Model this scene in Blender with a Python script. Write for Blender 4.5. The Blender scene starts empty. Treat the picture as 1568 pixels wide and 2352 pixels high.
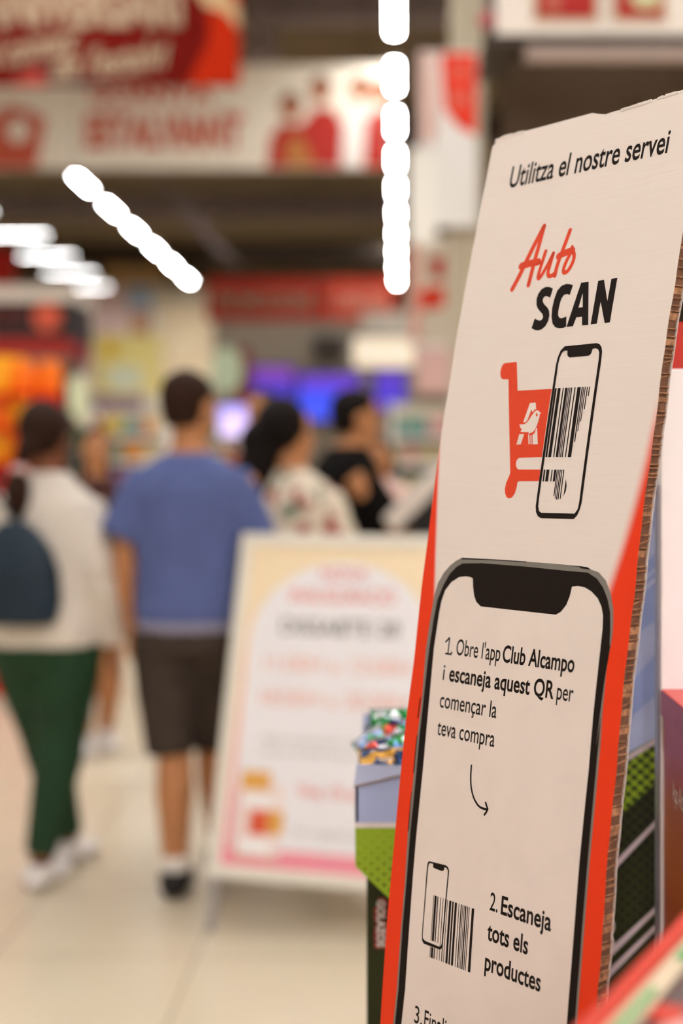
import bpy, bmesh, math, random
from mathutils import Vector, Matrix, geometry
R_ = random.Random(7)
SC = bpy.context.scene
COL = SC.collection
# ------------------------------------------------------------------ camera, world, exposure
F, CX, CY, EYE = 3267.0, 915.0, 1085.0, 1.43       # focal length in pixels, vanishing point of the aisle, eye height
cam = bpy.data.cameras.new('camera'); cam_o = bpy.data.objects.new('camera', cam); COL.objects.link(cam_o)
cam_o.location = (0, 0, EYE); cam_o.rotation_euler = (math.pi/2, 0, 0)
cam.sensor_fit = 'VERTICAL'; cam.sensor_height = 36; cam.sensor_width = 24; cam.lens = 50
cam.shift_x = (784-CX)/2352; cam.shift_y = -(1176-CY)/2352
cam.clip_start = .05; cam.clip_end = 200
cam.dof.use_dof = True; cam.dof.focus_distance = 1.40; cam.dof.aperture_fstop = 2.0
SC.camera = cam_o
w = bpy.data.worlds.new('hall_air'); SC.world = w; w.use_nodes = True
w.node_tree.nodes['Background'].inputs[0].default_value = (1, .9, .8, 1)
w.node_tree.nodes['Background'].inputs[1].default_value = .15
SC.view_settings.view_transform = 'Standard'; SC.view_settings.look = 'None'
SC.view_settings.exposure = -0.2; SC.view_settings.gamma = 1
LAMP = 170.0                                       # radiance of the ceiling strip lights
LAMP_COL = (1, .99, .985)
SC.cycles.use_denoising = True
SC.cycles.max_bounces = 6; SC.cycles.diffuse_bounces = 4; SC.cycles.sample_clamp_indirect = 8

# ------------------------------------------------------------------ helpers
def at(x, y, Y): return Vector(((x-CX)/F*Y, Y, EYE-(y-CY)/F*Y))
def onz(x, y, z):
    Y = (EYE-z)*F/(y-CY); return Vector(((x-CX)/F*Y, Y, z))
def lin(h):
    v = [int(h[i:i+2], 16)/255 for i in (0, 2, 4)]
    return tuple(c/12.92 if c <= .04045 else ((c+.055)/1.055)**2.4 for c in v)
MATS = {}
def mat(name, col, rough=.6, emit=0, vary=.06, scale=30, metal=0, spec=.3, bump=0, coat=0):
    if name in MATS: return MATS[name]
    if isinstance(col, str): col = lin(col)
    m = bpy.data.materials.new(name); m.use_nodes = True; nt = m.node_tree; b = nt.nodes['Principled BSDF']
    b.inputs['Roughness'].default_value = rough; b.inputs['Metallic'].default_value = metal
    b.inputs['Specular IOR Level'].default_value = spec; b.inputs['Coat Weight'].default_value = coat
    if emit:
        b.inputs['Base Color'].default_value = (*col, 1)
        b.inputs['Emission Color'].default_value = (*col, 1); b.inputs['Emission Strength'].default_value = emit
    else:
        tc = nt.nodes.new('ShaderNodeTexCoord'); n = nt.nodes.new('ShaderNodeTexNoise'); n.inputs['Scale'].default_value = scale
        n.inputs['Detail'].default_value = 3
        r = nt.nodes.new('ShaderNodeValToRGB')
        r.color_ramp.elements[0].position = .3; r.color_ramp.elements[1].position = .7
        r.color_ramp.elements[0].color = (*[max(0, c*(1-vary)) for c in col], 1)
        r.color_ramp.elements[1].color = (*[min(1, c*(1+vary)) for c in col], 1)
        nt.links.new(tc.outputs['Object'], n.inputs['Vector']); nt.links.new(n.outputs['Fac'], r.inputs['Fac'])
        nt.links.new(r.outputs['Color'], b.inputs['Base Color'])
        if bump:
            bp = nt.nodes.new('ShaderNodeBump'); bp.inputs['Strength'].default_value = bump; bp.inputs['Distance'].default_value = .002
            nt.links.new(n.outputs['Fac'], bp.inputs['Height']); nt.links.new(bp.outputs['Normal'], b.inputs['Normal'])
    MATS[name] = m
    return m
def rootloc(p):
    while p.parent: p = p.parent
    return p.location
def tag(o, label=None, cat=None, group=None, kind=None):
    if label: o['label'] = label
    if cat: o['category'] = cat
    if group: o['group'] = group
    if kind: o['kind'] = kind
    return o
def thing(name, label, cat, loc=(0, 0, 0), group=None):
    o = bpy.data.objects.new(name, None); COL.objects.link(o); o.location = loc; o.empty_display_size = .05
    return tag(o, label, cat, group)
class MB:
    def __init__(s): s.v = []; s.f = []
    def add(s, vs, fs):
        n = len(s.v); s.v += [Vector(v) for v in vs]; s.f += [tuple(i+n for i in f) for f in fs]; return s
    def box(s, a, b):
        x0, y0, z0 = (min(a[i], b[i]) for i in range(3)); x1, y1, z1 = (max(a[i], b[i]) for i in range(3))
        return s.hexa([(x0, y0, z0), (x1, y0, z0), (x1, y1, z0), (x0, y1, z0), (x0, y0, z1), (x1, y0, z1), (x1, y1, z1), (x0, y1, z1)])
    def hexa(s, p): return s.add(p, [(0, 3, 2, 1), (4, 5, 6, 7), (0, 1, 5, 4), (1, 2, 6, 5), (2, 3, 7, 6), (3, 0, 4, 7)])
    def obox(s, c, ax, ay, az):   # centre and three half-axis vectors
        c, ax, ay, az = map(Vector, (c, ax, ay, az))
        return s.hexa([c-ax-ay-az, c+ax-ay-az, c+ax+ay-az, c-ax+ay-az, c-ax-ay+az, c+ax-ay+az, c+ax+ay+az, c-ax+ay+az])
    def rings(s, rs):             # closed loft through rings of equal length
        n = len(rs[0]); vs = [v for r in rs for v in r]; fs = []
        for i in range(len(rs)-1):
            for j in range(n):
                k = (j+1) % n; fs.append((i*n+j, i*n+k, (i+1)*n+k, (i+1)*n+j))
        fs.append(tuple(reversed(range(n)))); fs.append(tuple(range((len(rs)-1)*n, len(rs)*n)))
        return s.add(vs, fs)
    def tube(s, pts, rad, n=10, flat=None):   # flat = (axis, factor): squash the section along that axis
        pts = [Vector(p) for p in pts]; rs = []
        if not hasattr(rad, '__len__'): rad = [rad]*len(pts)
        for i, p in enumerate(pts):
            t = (pts[min(i+1, len(pts)-1)]-pts[max(i-1, 0)]).normalized()
            ref = Vector(flat[0]) if flat else (Vector((0, 1, 0)) if abs(t.y) < .9 else Vector((1, 0, 0)))
            a = (ref-t*ref.dot(t)).normalized(); b = t.cross(a)
            ra = rad[i]*(flat[1] if flat else 1)
            rs.append([p+a*ra*math.cos(2*math.pi*k/n)+b*rad[i]*math.sin(2*math.pi*k/n) for k in range(n)])
        return s.rings(rs)
    def ell(s, c, r, n=14, m=9):
        c = Vector(c); rs = []
        for i in range(m):
            a = math.pi*(i+.02)/(m-.96)-math.pi/2
            rs.append([c+Vector((r[0]*math.cos(a)*math.cos(2*math.pi*k/n), r[1]*math.cos(a)*math.sin(2*math.pi*k/n), r[2]*math.sin(a))) for k in range(n)])
        return s.rings(rs)
    def prism(s, poly, d):        # planar polygon (3D points) pushed along vector d
        poly = [Vector(p) for p in poly]; d = Vector(d); n = len(poly); vs = poly+[p+d for p in poly]
        tris = geometry.tessellate_polygon([poly]); fs = [t for t in tris]+[tuple(i+n for i in reversed(t)) for t in tris]
        return s.add(vs, fs+[(i, (i+1) % n, (i+1) % n+n, i+n) for i in range(n)])
    def mesh(s, name, shift=Vector((0, 0, 0))):
        me = bpy.data.meshes.new(name); me.from_pydata([tuple(v-shift) for v in s.v], [], s.f); me.update()
        bm = bmesh.new(); bm.from_mesh(me); bmesh.ops.recalc_face_normals(bm, faces=bm.faces); bm.to_mesh(me); bm.free()
        return me
    def build(s, name, m, parent=None, bevel=0, smooth=False, flip=True):
        sh = rootloc(parent) if parent else Vector((0, 0, 0))
        me = s.mesh(name, sh); me.materials.append(m)
        o = bpy.data.objects.new(name, me); COL.objects.link(o); o.parent = parent
        if bevel:
            md = o.modifiers.new('bevel', 'BEVEL'); md.width = bevel; md.segments = 2; md.limit_method = 'ANGLE'
        if smooth: me.polygons.foreach_set('use_smooth', [True]*len(me.polygons))
        return o
def base(o, p):               # move a single-mesh thing's origin to p
    o.data.transform(Matrix.Translation(-Vector(p))); o.location = p; return o
def copy_tree(o, parent=None):
    c = o.copy(); COL.objects.link(c); c.parent = parent
    for ch in list(o.children): copy_tree(ch, c)
    return c
def struct(name, mb, m, **k): return tag(mb.build(name, m, **k), kind='structure')

# flat ink: 2D triangles (a, b) -> a surface; pos(a, b) gives the 3D point
def tess(loops):
    v3 = [[Vector((x, y, 0)) for x, y in l] for l in loops]; flat = [p for l in v3 for p in l]
    return flat, [tuple(t) for t in geometry.tessellate_polygon(v3)]
def ink(name, chunks, pos, m, parent, band=None):
    bm = bmesh.new()
    for vs, fs in chunks:
        bv = [bm.verts.new((v[0], v[1], 0)) for v in vs]
        for f in fs:
            if len(set(f)) == len(f):
                try: bm.faces.new([bv[i] for i in f])
                except ValueError: pass
    if band:
        ys = [v.co.y for v in bm.verts]; y = math.floor(min(ys)/band)*band+band
        while y < max(ys):
            bmesh.ops.bisect_plane(bm, geom=bm.verts[:]+bm.edges[:]+bm.faces[:], plane_co=(0, y, 0), plane_no=(0, 1, 0), dist=1e-7); y += band
    sh = rootloc(parent)
    for v in bm.verts: v.co = pos(v.co.x, v.co.y)-sh
    me = bpy.data.meshes.new(name); bm.to_mesh(me); bm.free(); me.materials.append(m)
    o = bpy.data.objects.new(name, me); COL.objects.link(o); o.parent = parent; return o
FC = bpy.data.curves.new('lettering', 'FONT'); FC.resolution_u = 4
FO = bpy.data.objects.new('lettering_source', FC); COL.objects.link(FO)
def glyphs(s, weight=0.0, shear=0.0, space=1.0):
    FC.body = s; FC.offset = weight; FC.shear = shear; FC.space_character = space
    bpy.context.view_layer.update()
    e = FO.evaluated_get(bpy.context.evaluated_depsgraph_get()); me = e.to_mesh()
    vs = [(v.co.x, v.co.y/.682) for v in me.vertices]; fs = [tuple(p.vertices) for p in me.polygons]; e.to_mesh_clear()
    return vs, fs
def fit(gl, a0, a1, b0, cap, slope=0.0):   # place glyphs between a0 and a1, baseline b0, capital height cap
    vs, fs = gl; x0 = min(v[0] for v in vs); x1 = max(v[0] for v in vs); k = (a1-a0)/(x1-x0)
    return [(a0+(x-x0)*k, b0+y*cap+slope*(x-x0)*k) for x, y in vs], fs
def stroke(pts, rad, n=8):
    """a pen stroke with round ends, as polygons"""
    out = []
    if not hasattr(rad, '__len__'): rad = [rad]*len(pts)
    P = [Vector(p) for p in pts]
    vs = []; N = len(P)
    left = []; right = []
    for i, p in enumerate(P):
        t = (P[min(i+1, N-1)]-P[max(i-1, 0)]).normalized(); nrm = Vector((-t.y, t.x))
        left.append(p+nrm*rad[i]); right.append(p-nrm*rad[i])
    fs = [(i, i+1, N+i+1, N+i) for i in range(N-1)]
    out.append((left+right, fs))
    for p, r in ((P[0], rad[0]), (P[-1], rad[-1])):
        out.append(([p+Vector((r*math.cos(2*math.pi*k/12), r*math.sin(2*math.pi*k/12))) for k in range(12)], [tuple(range(12))]))
    return out
def smooth2(pts, it=2):
    for _ in range(it):
        q = [pts[0]]
        for a, b in zip(pts, pts[1:]):
            q += [(a[0]*.75+b[0]*.25, a[1]*.75+b[1]*.25), (a[0]*.25+b[0]*.75, a[1]*.25+b[1]*.75)]
        pts = q+[pts[-1]]
    return pts
def plane(o, xd, yd, off=.0015):
    o, xd, yd = Vector(o), Vector(xd).normalized(), Vector(yd).normalized(); n = xd.cross(yd)
    return lambda a, b: o+xd*a+yd*b+n*off

# ------------------------------------------------------------------ materials of the hall
M_floor = bpy.data.materials.new('floor_tiles'); M_floor.use_nodes = True
nt = M_floor.node_tree; b = nt.nodes['Principled BSDF']
tc = nt.nodes.new('ShaderNodeTexCoord'); br = nt.nodes.new('ShaderNodeTexBrick'); br.offset = 0
br.inputs['Scale'].default_value = 1; br.inputs['Brick Width'].default_value = .6; br.inputs['Row Height'].default_value = .6
br.inputs['Mortar Size'].default_value = .004
br.inputs['Color1'].default_value = (*lin('cfc0a6'), 1); br.inputs['Color2'].default_value = (*lin('cabaa0'), 1); br.inputs['Mortar'].default_value = (*lin('978871'), 1)
nt.links.new(tc.outputs['Object'], br.inputs['Vector']); nt.links.new(br.outputs['Color'], b.inputs['Base Color'])
b.inputs['Roughness'].default_value = .32; b.inputs['Specular IOR Level'].default_value = .4
M_ceil = mat('ceiling_sheet', '7d6b54', .9, vary=.12, scale=.6)
M_wall = mat('hall_wall', '8a7d6c', .8, vary=.1, scale=.5)
M_dark = mat('dark_metal', '3a2e24', .6); M_white = mat('white_panel', 'e9e4de', .5, vary=.02)
M_lilac = mat('lilac_grey_steel', '95878a', .6); M_cream = mat('cream_panel', 'c9bda6', .6, vary=.08, scale=3)
M_red = mat('sign_red', 'b3190b', .5); M_orange = mat('sign_orange_red', 'd83212', .5); M_pwhite = mat('print_white', 'e8dfd6', .6, vary=.02)
M_skin = mat('skin_tan', 'b47a50', .55, vary=.1, scale=12); M_skin2 = mat('skin_brown', '7d4a30', .55, vary=.1, scale=12)
M_hair = mat('hair_dark', '130b08', .7, vary=.3, scale=90, spec=.12); M_hair2 = mat('hair_brown', '2c1a10', .7, vary=.3, scale=90, spec=.12)
M_lamp = mat('lamp_glow', LAMP_COL, emit=LAMP)

# ------------------------------------------------------------------ the hall
X0, X1, Y0, Y1, ZC = -16, 9, -15, 44, 7.6
struct('floor', MB().box((X0, Y0, -.05), (X1, Y1, 0)), M_floor)
struct('ceiling', MB().box((X0, Y0, ZC), (X1, Y1, ZC+.1)), M_ceil)
struct('wall_back', MB().box((X0, Y1, 0), (X1, Y1+.1, ZC)), M_wall)
struct('wall_front', MB().box((X0, Y0-.1, 0), (X1, Y0, ZC)), mat('entrance_wall', 'd9dad8', .7))
struct('wall_left', MB().box((X0-.1, Y0, 0), (X0, Y1, ZC)), M_wall)
struct('wall_right', MB().box((X1, Y0, 0), (X1+.1, Y1, ZC)), M_wall)
# roof steelwork: purlins across, two raking braces
for k, y in enumerate((17.5, 24, 31, 38)):
    struct('trim_%d' % (k+1), MB().box((X0, y, 7.05), (X1, y+.16, 7.5)).box((X0, y-.08, 7.0), (X1, y+.24, 7.06)), M_dark if k % 2 else M_lilac)
struct('trim_5', MB().obox((at(365, 405, 26)+at(520, 590, 26))/2, (at(520, 590, 26)-at(365, 405, 26))/2, (.28, 0, -.2), (0, .2, 0)), M_lilac)
struct('trim_6', MB().box(at(560, 20, 17), at(640, 150, 17.4)), M_lilac)
struct('trim_7', MB().box(at(480, 560, 30), at(900, 600, 30.4)), M_dark)

# ceiling strip lights
def strip_light():
    t = thing('ceiling_light', 'white strip light', 'ceiling light', (0, 0, 6.43), 'strip lights in rows under the roof')
    MB().box((-.045, -.62, 6.432), (.045, .62, 6.48)).build('diffuser', M_lamp, t)
    MB().box((-.05, -.64, 6.48), (.05, .64, 6.54)).box((-.052, -.64, 6.43), (-.046, .64, 6.48)).box((.046, -.64, 6.43), (.052, .64, 6.48)).box((-.052, -.64, 6.43), (.052, -.622, 6.48)).box((-.052, .622, 6.43), (.052, .64, 6.48)).build('housing', M_white, t)
    for s in (-1, 1): MB().tube([(0, s*.5, 6.54), (0, s*.5, ZC)], .006, 6).build('suspension_rod', M_dark, t)
    return t
lamp0 = strip_light(); M_lamps = mat('lamp_glow_level', LAMP_COL, emit=45)
first = True
def place_lamp(x, y, rz, label, group='strip lights in rows under the roof', z=6.43):
    global first
    o = lamp0 if first else copy_tree(lamp0); first = False
    o.location = (x, y, z); o.rotation_euler.z = rz; o['label'] = label; o['group'] = group
    if group.startswith('level'):      # the far cross lamps are weaker tubes
        d = [c for c in o.children if c.name.startswith('diffuser')][0]; d.data = d.data.copy(); d.data.materials[0] = M_lamps
for i in range(10): place_lamp(-.05, 15.6+2.38*i, 0, 'glowing white strip light in the upright row beside the white pillar')
for i in range(6): place_lamp(-5.45, 24.6+2.42*i, 0, 'glowing white strip light in the slanting row below the white banner', 'strip lights in the slanting row')
for x, y, Y, lab in ((40, 540, 30, 'topmost of the short level strip lights at the left edge'), (108, 588, 33, 'long level strip light second from the top at the left edge'),
                (160, 627, 35.5, 'level strip light third from the top above the dark sign'), (195, 660, 36.9, 'lowest and shortest of the level strip lights at left')):
    p = at(x, y, Y); place_lamp(p.x, Y, math.pi/2, lab, 'level strip lights at the left', p.z)
p = at(-95, 487, 26); place_lamp(p.x, 26, math.pi/2, 'strip light cut by the left edge above the level rows', 'level strip lights at the left', p.z)
# the rows of the same lamps over the near part of the hall, out of the frame
for x in (-10.5, -5.45, -.05, 5):
    for i in range(6):
        y = -5.4+3.0*i
        if y < 12.5: place_lamp(x, y, 0, 'strip light of the near rows over the entrance aisle', 'strip lights over the entrance')
for x in (-8, -2.7, 2.4):  # unseen rows added to brighten the banners and the mid floor
    for i in range(4): place_lamp(x, 5.6+2.5*i, 0, 'added unseen strip light that brightens the banners and mid floor', 'added strip lights before the shops')
for x in (-.05, 1.6, 3.2, 4.8, 6.4, 8):  # unseen rows added to light the white panel and sign from the front
    for i in range(5): place_lamp(x, -13.5+2.4*i, 0, 'added unseen strip light behind the viewer, serving as front light', 'added strip lights behind the viewer')
for x in (-13.5, 5):
    for i in range(8): place_lamp(x, 14.5+3.4*i, 0, 'strip light of a side row over the far shelves', 'strip lights over the side aisles')

# ------------------------------------------------------------------ the bowed honeycomb-board standee (hero)
TH, PX0, PY0 = .886988, .0413795, 1.549716          # facing angle and foot of the left edge at eye height
HV = Vector((math.cos(TH), -math.sin(TH), 0)); BV = Vector((math.sin(TH), math.cos(TH), 0)); BW = .30
def bow(z):
    zc = max(z, -.97); return .190985*zc+.0970689*zc*zc+.0036*zc**3 + (z-zc)*.012
def S(u, z, off=0.0):
    """point of the bowed board: u along its width, z above eye height, off in front of its face"""
    return Vector((PX0, PY0, EYE+z))+HV*u+BV*(bow(z)-off)
def inv(x, y):
    u, z = .15, (CY-y)/F*1.4
    def g(u, z):
        q = S(u, z); return CX+F*q.x/q.y-x, CY-F*(q.z-EYE)/q.y-y
    for _ in range(7):
        a = g(u, z); e = 1e-4; p = g(u+e, z); q = g(u, z+e)
        j = ((p[0]-a[0])/e, (q[0]-a[0])/e, (p[1]-a[1])/e, (q[1]-a[1])/e); d = j[0]*j[3]-j[1]*j[2]
        u -= (j[3]*a[0]-j[1]*a[1])/d; z -= (-j[2]*a[0]+j[0]*a[1])/d
    return u, z
def c1(x, y): return inv(1100+x/3.35, 200+y/3.35)
def c2(x, y): return inv(1100+x/3.35, 760+y/3.35)
def c3(x, y): return inv(920+x/2.42, 1240+y/2.42)
def c4(x, y): return inv(900+x/2.347, 1640+y/2.347)
def c5(x, y): return inv(780+x/3.127, 1600+y/3.127)
def interp(tab, z):
    tab = sorted(tab)
    if z <= tab[0][0]: return tab[0][1]
    for a, b in zip(tab, tab[1:]):
        if z <= b[0]: return a[1]+(b[1]-a[1])*(z-a[0])/(b[0]-a[0])
    return tab[-1][1]
LEFT = [(z, u) for u, z in (inv(*p) for p in ((1131, 335), (1115, 421), (1100, 498), (1087.4, 560), (1066, 675), (1048, 774), (1036, 855), (1018.6, 958), (997.5, 1115), (982, 1240), (967.5, 1351.6), (951, 1513), (935, 1632.6), (920, 1773), (904, 1945), (889, 2112), (873, 2352)))]
TOP = sorted(inv(*p) for p in ((1131, 341), (1136, 326), (1151, 316), (1162, 312), (1240, 292), (1368, 257), (1372, 258), (1378, 263), (1394, 262), (1402, 258), (1440, 248), (1490, 232), (1568, 206)))
TOP.append((BW+.001, TOP[-1][1]+(TOP[-1][1]-TOP[-4][1])/(TOP[-1][0]-TOP[-4][0])*(BW-TOP[-1][0])))
def edge_r(z): return BW+.0006*math.sin(z*41)+.0004*math.sin(z*113+1)
ZB = -EYE
def slab(o0, o1, inset=0.0, nu=30, nz=110):
    mb = MB(); us = sorted([i/nu for i in range(nu+1)]+[.655, .662, .668, .672, .69, .70, .705, .745, .02, .06]); n = len(us)
    for off in (o0, o1):
        for j in range(nz+1):
            for t in us:
                zt = interp(TOP, .001+t*(BW-.001)); z = ZB+(zt-ZB)*j/nz
                ul = max(-.006, interp(LEFT, z))+inset; u = ul+(edge_r(z)-inset-ul)*t
                mb.v.append(S(u, z, off))
    m = n*(nz+1)
    def q(i, j, k): return k*m+j*n+i
    for j in range(nz):
        for i in range(n-1):
            mb.f += [(q(i, j, 0), q(i+1, j, 0), q(i+1, j+1, 0), q(i, j+1, 0)), (q(i, j, 1), q(i, j+1, 1), q(i+1, j+1, 1), q(i+1, j, 1))]
        for i in (0, n-1): mb.f.append((q(i, j, 0), q(i, j+1, 0), q(i, j+1, 1), q(i, j, 1)))
    for i in range(n-1):
        for j in (0, nz): mb.f.append((q(i, j, 0), q(i+1, j, 0), q(i+1, j, 1), q(i, j, 1)))
    return mb
# printed paper: cream with an orange border whose inner edge is airbrushed (ink, in board coordinates)
M_board = bpy.data.materials.new('printed_paper'); M_board.use_nodes = True; nt = M_board.node_tree; bs = nt.nodes['Principled BSDF']
bs.inputs['Roughness'].default_value = .62; bs.inputs['Specular IOR Level'].default_value = .25
uvn = nt.nodes.new('ShaderNodeUVMap'); uvn.uv_map = 'sheet'; sep = nt.nodes.new('ShaderNodeSeparateXYZ'); nt.links.new(uvn.outputs[0], sep.inputs[0])
def mth(op, a, b=None, c=None):
    n = nt.nodes.new('ShaderNodeMath'); n.operation = op
    for i, v in enumerate((a, b, c)):
        if v is None: continue
        if isinstance(v, (int, float)): n.inputs[i].default_value = v
        else: nt.links.new(v, n.inputs[i])
    return n.outputs[0]
U_, Z_ = sep.outputs[0], sep.outputs[1]
ul = mth('MULTIPLY_ADD', mth('SUBTRACT', .022, Z_), .157, 0.0)
dl = mth('SUBTRACT', mth('MINIMUM', ul, .06), U_)
t_ = mth('MAXIMUM', mth('SUBTRACT', .063, Z_), -.3); ur = mth('SUBTRACT', .301, mth('ADD', mth('MULTIPLY', t_, .0657), mth('MULTIPLY', mth('MULTIPLY', t_, t_), .672)))
dr = mth('SUBTRACT', U_, mth('MAXIMUM', ur, .24))
def ramp(v, lo, hi):
    n = nt.nodes.new('ShaderNodeMapRange'); n.interpolation_type = 'SMOOTHSTEP'; n.inputs['From Min'].default_value = lo; n.inputs['From Max'].default_value = hi
    nt.links.new(v, n.inputs['Value']); return n.outputs[0]
mask = mth('MAXIMUM', ramp(dl, -.003, .0035), mth('MULTIPLY', ramp(dr, -.008, .008), ramp(t_, -.02, .03)))
wv = nt.nodes.new('ShaderNodeTexNoise'); wv.inputs['Scale'].default_value = 1; wv.inputs['Detail'].default_value = 4
mp = nt.nodes.new('ShaderNodeMapping'); mp.inputs['Scale'].default_value = (14, 320, 1); nt.links.new(uvn.outputs[0], mp.inputs[0]); nt.links.new(mp.outputs[0], wv.inputs['Vector'])
pr = nt.nodes.new('ShaderNodeValToRGB'); pr.color_ramp.elements[0].color = (*lin('e6d6cb'), 1); pr.color_ramp.elements[1].color = (*lin('eaddd3'), 1)
nt.links.new(wv.outputs['Fac'], pr.inputs[0])
mx = nt.nodes.new('ShaderNodeMix'); mx.data_type = 'RGBA'; nt.links.new(mask, mx.inputs['Factor']); nt.links.new(pr.outputs[0], mx.inputs[6]); mx.inputs[7].default_value = (*lin('e8380c'), 1)
nt.links.new(mx.outputs[2], bs.inputs['Base Color'])
bp = nt.nodes.new('ShaderNodeBump'); bp.inputs['Strength'].default_value = .12; bp.inputs['Distance'].default_value = .001
nt.links.new(wv.outputs['Fac'], bp.inputs['Height']); nt.links.new(bp.outputs[0], bs.inputs['Normal'])

st = thing('cardboard_standee', 'tall honeycomb cardboard standee with orange border advertising a phone scanning service', 'standee', S(.15, ZB))
TK = .0152
mb = slab(0, -.0006); pts = list(mb.v)
fs = mb.build('front_sheet', M_board, st)
uvl = fs.data.uv_layers.new(name='sheet')
co = [v.co+st.location for v in fs.data.vertices]
for lp in fs.data.loops:
    p = co[lp.vertex_index]; d = p-Vector((PX0, PY0, 0)); uvl.data[lp.index].uv = (d.dot(HV), p.z-EYE)
M_liner = mat('white_liner', 'd9cdc4', .7)
slab(-TK+.0006, -TK).build('back_sheet', M_liner, st)
M_core = mat('kraft_honeycomb', '9c7051', .85, vary=.5, scale=170)
slab(-.0006, -TK+.0006, inset=.0022).build('core', mat('kraft_inside', '6b4936', .9, vary=.3, scale=120), st)
mb = MB(); z = ZB+.004; zt = interp(TOP, BW)
while z < zt-.004:
    h = R_.choice((.0035, .005, .0075, .009)); u = edge_r(z)
    def P(du, dz, o): return S(u+du, z+dz, o)
    k = R_.random()
    if k < .55:      # a standing cell wall, cut at the edge
        j = R_.uniform(-.0015, .0015)
        mb.hexa([P(-.004, 0, -.0008), P(-.0002, j, -.0008), P(-.0002, j, -TK+.0008), P(-.004, 0, -TK+.0008), P(-.004, .0009, -.0008), P(-.0002, .0009+j, -.0008), P(-.0002, .0009+j, -TK+.0008), P(-.004, .0009, -TK+.0008)])
    elif k < .85:    # a folded flap closing the cell
        a, b_ = R_.uniform(-.0014, -.0003), R_.uniform(-.0022, -.0006)
        mb.hexa([P(a-.0006, 0, -.0008), P(a, 0, -.0008), P(b_, 0, -TK+.0008), P(b_-.0006, 0, -TK+.0008), P(a-.0006, h*.8, -.0008), P(a, h*.8, -.0008), P(b_, h*.8, -TK+.0008), P(b_-.0006, h*.8, -TK+.0008)])
    else:            # torn, slanting wall
        mb.hexa([P(-.004, 0, -.0008), P(-.0004, .001, -.0008), P(-.0004, .004, -TK+.0008), P(-.004, .003, -TK+.0008), P(-.004, .001, -.0008), P(-.0004, .002, -.0008), P(-.0004, .005, -TK+.0008), P(-.004, .004, -TK+.0008)])
    z += h
mb.build('honeycomb_walls', M_core, st)['label'] = 'brown torn honeycomb cells along the cut right edge'
# fluffy crushed paper along the top edge
mbs = [MB(), MB()]
for i in range(60):
    k = i % 3 == 0; mb = mbs[k]; u = R_.uniform(.004, .05) if k else R_.choice((R_.uniform(.195, .27), R_.uniform(.195, .23))); z = interp(TOP, u); a = R_.uniform(.002, .006)
    mb.hexa([S(u-a, z-.0022, .0004), S(u+a, z-.0018, .0004), S(u+a, z-.001, -.0015), S(u-a, z-.0012, -.0015), S(u-a*.7, z+R_.uniform(0, .0012), .0011), S(u+a*.8, z+R_.uniform(0, .0012), .0011), S(u+a*.8, z+.0003, -.001), S(u-a*.7, z+.0003, -.001)])
for mb in mbs: mb.build('crushed_edge', mat('crushed_paper', 'efe4dc', .6), st)['label'] = 'crushed white paper along the top edge'
# folding strut behind the board
mb = MB(); mb.prism([S(.13, -.5, -TK), S(.13, ZB+.002, -TK), S(.13, ZB+.002, -TK-.13)], HV*.008)
mb.build('back_strut', M_liner, st)

M_ink = mat('ink_black', '1d140f', .7, vary=.12, scale=700, spec=.12); M_oink = mat('ink_orange', 'df421a', .6, vary=.04, scale=300)
M_gink = mat('ink_grey', '7d766e', .6, vary=.04); M_pap = mat('paper_bare', 'e7d8cd', .65, vary=.02)
def print_(name, chunks, m, lvl=1, band=.02):
    return ink(name, chunks, lambda u, z: S(u, z, .00012*lvl), m, st, band)
def bstroke(pts, r, cc, it=2):
    q = smooth2(pts, it); rr = abs(cc(r, 0)[0]-cc(0, 0)[0])
    return stroke([cc(*p) for p in q], rr)
CAPH = c3(255, 543)[1]-c3(265, 632)[1]
def btext(s, l, r, base_, cap=None, weight=0.0, m=None, space=1.0, name='printed_text'):
    return print_(name, [fit(glyphs(s, weight, 0, space), l[0], r[0], base_[1], cap or CAPH)], m or M_ink)
btext('Utilitza el nostre servei', c1(230, 760), c1(1478, 330), c1(320, 755), c1(270, 610)[1]-c1(248, 770)[1], .014)
B1 = c3(265, 632); LT = .008; BD = .021
btext("1. Obre l'app", c3(263, 600), c3(552, 660), B1, None, LT)
print_('printed_text', bstroke([(270, 545), (262, 556), (251, 566)], 3.2, c3, 0)+bstroke([(250, 632), (280, 636)], 3.0, c3, 0), M_ink)
btext('Club Alcampo', c3(567, 640), c3(967, 690), B1, None, BD)
B2 = c3(240, 778)
btext('i', c3(236, 740), c3(245, 740), B2, None, LT)
btext('escaneja aquest QR', c3(266, 790), c3(852, 850), B2, None, BD)
btext('per', c3(866, 870), c3(960, 860), B2, None, LT)
btext('començar la', c3(218, 900), c3(533, 960), c3(230, 932), None, LT)
btext('teva compra', c3(204, 1050), c3(524, 1100), c3(215, 1085), None, LT)
B4 = c4(530, 1057); CP4 = c4(545, 965)[1]-B4[1]
btext('2.', c4(527, 1030), c4(569, 1055), B4, CP4, LT)
btext('Escaneja', c4(588, 1040), c4(860, 1120), B4, CP4, BD)
btext('tots els', c4(514, 1180), c4(734, 1250), c4(520, 1218), CP4, BD)
btext('productes', c4(500, 1350), c4(803, 1440), c4(545, 1396), CP4, BD)
btext('3.', c4(121, 1630), c4(163, 1655), c4(128, 1665), CP4, LT)
btext('Finalitza', c4(176, 1620), c4(372, 1670), c4(128, 1665), CP4, LT)
def poly(loops, cc): return tess([[cc(*p) for p in l] for l in loops])
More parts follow.
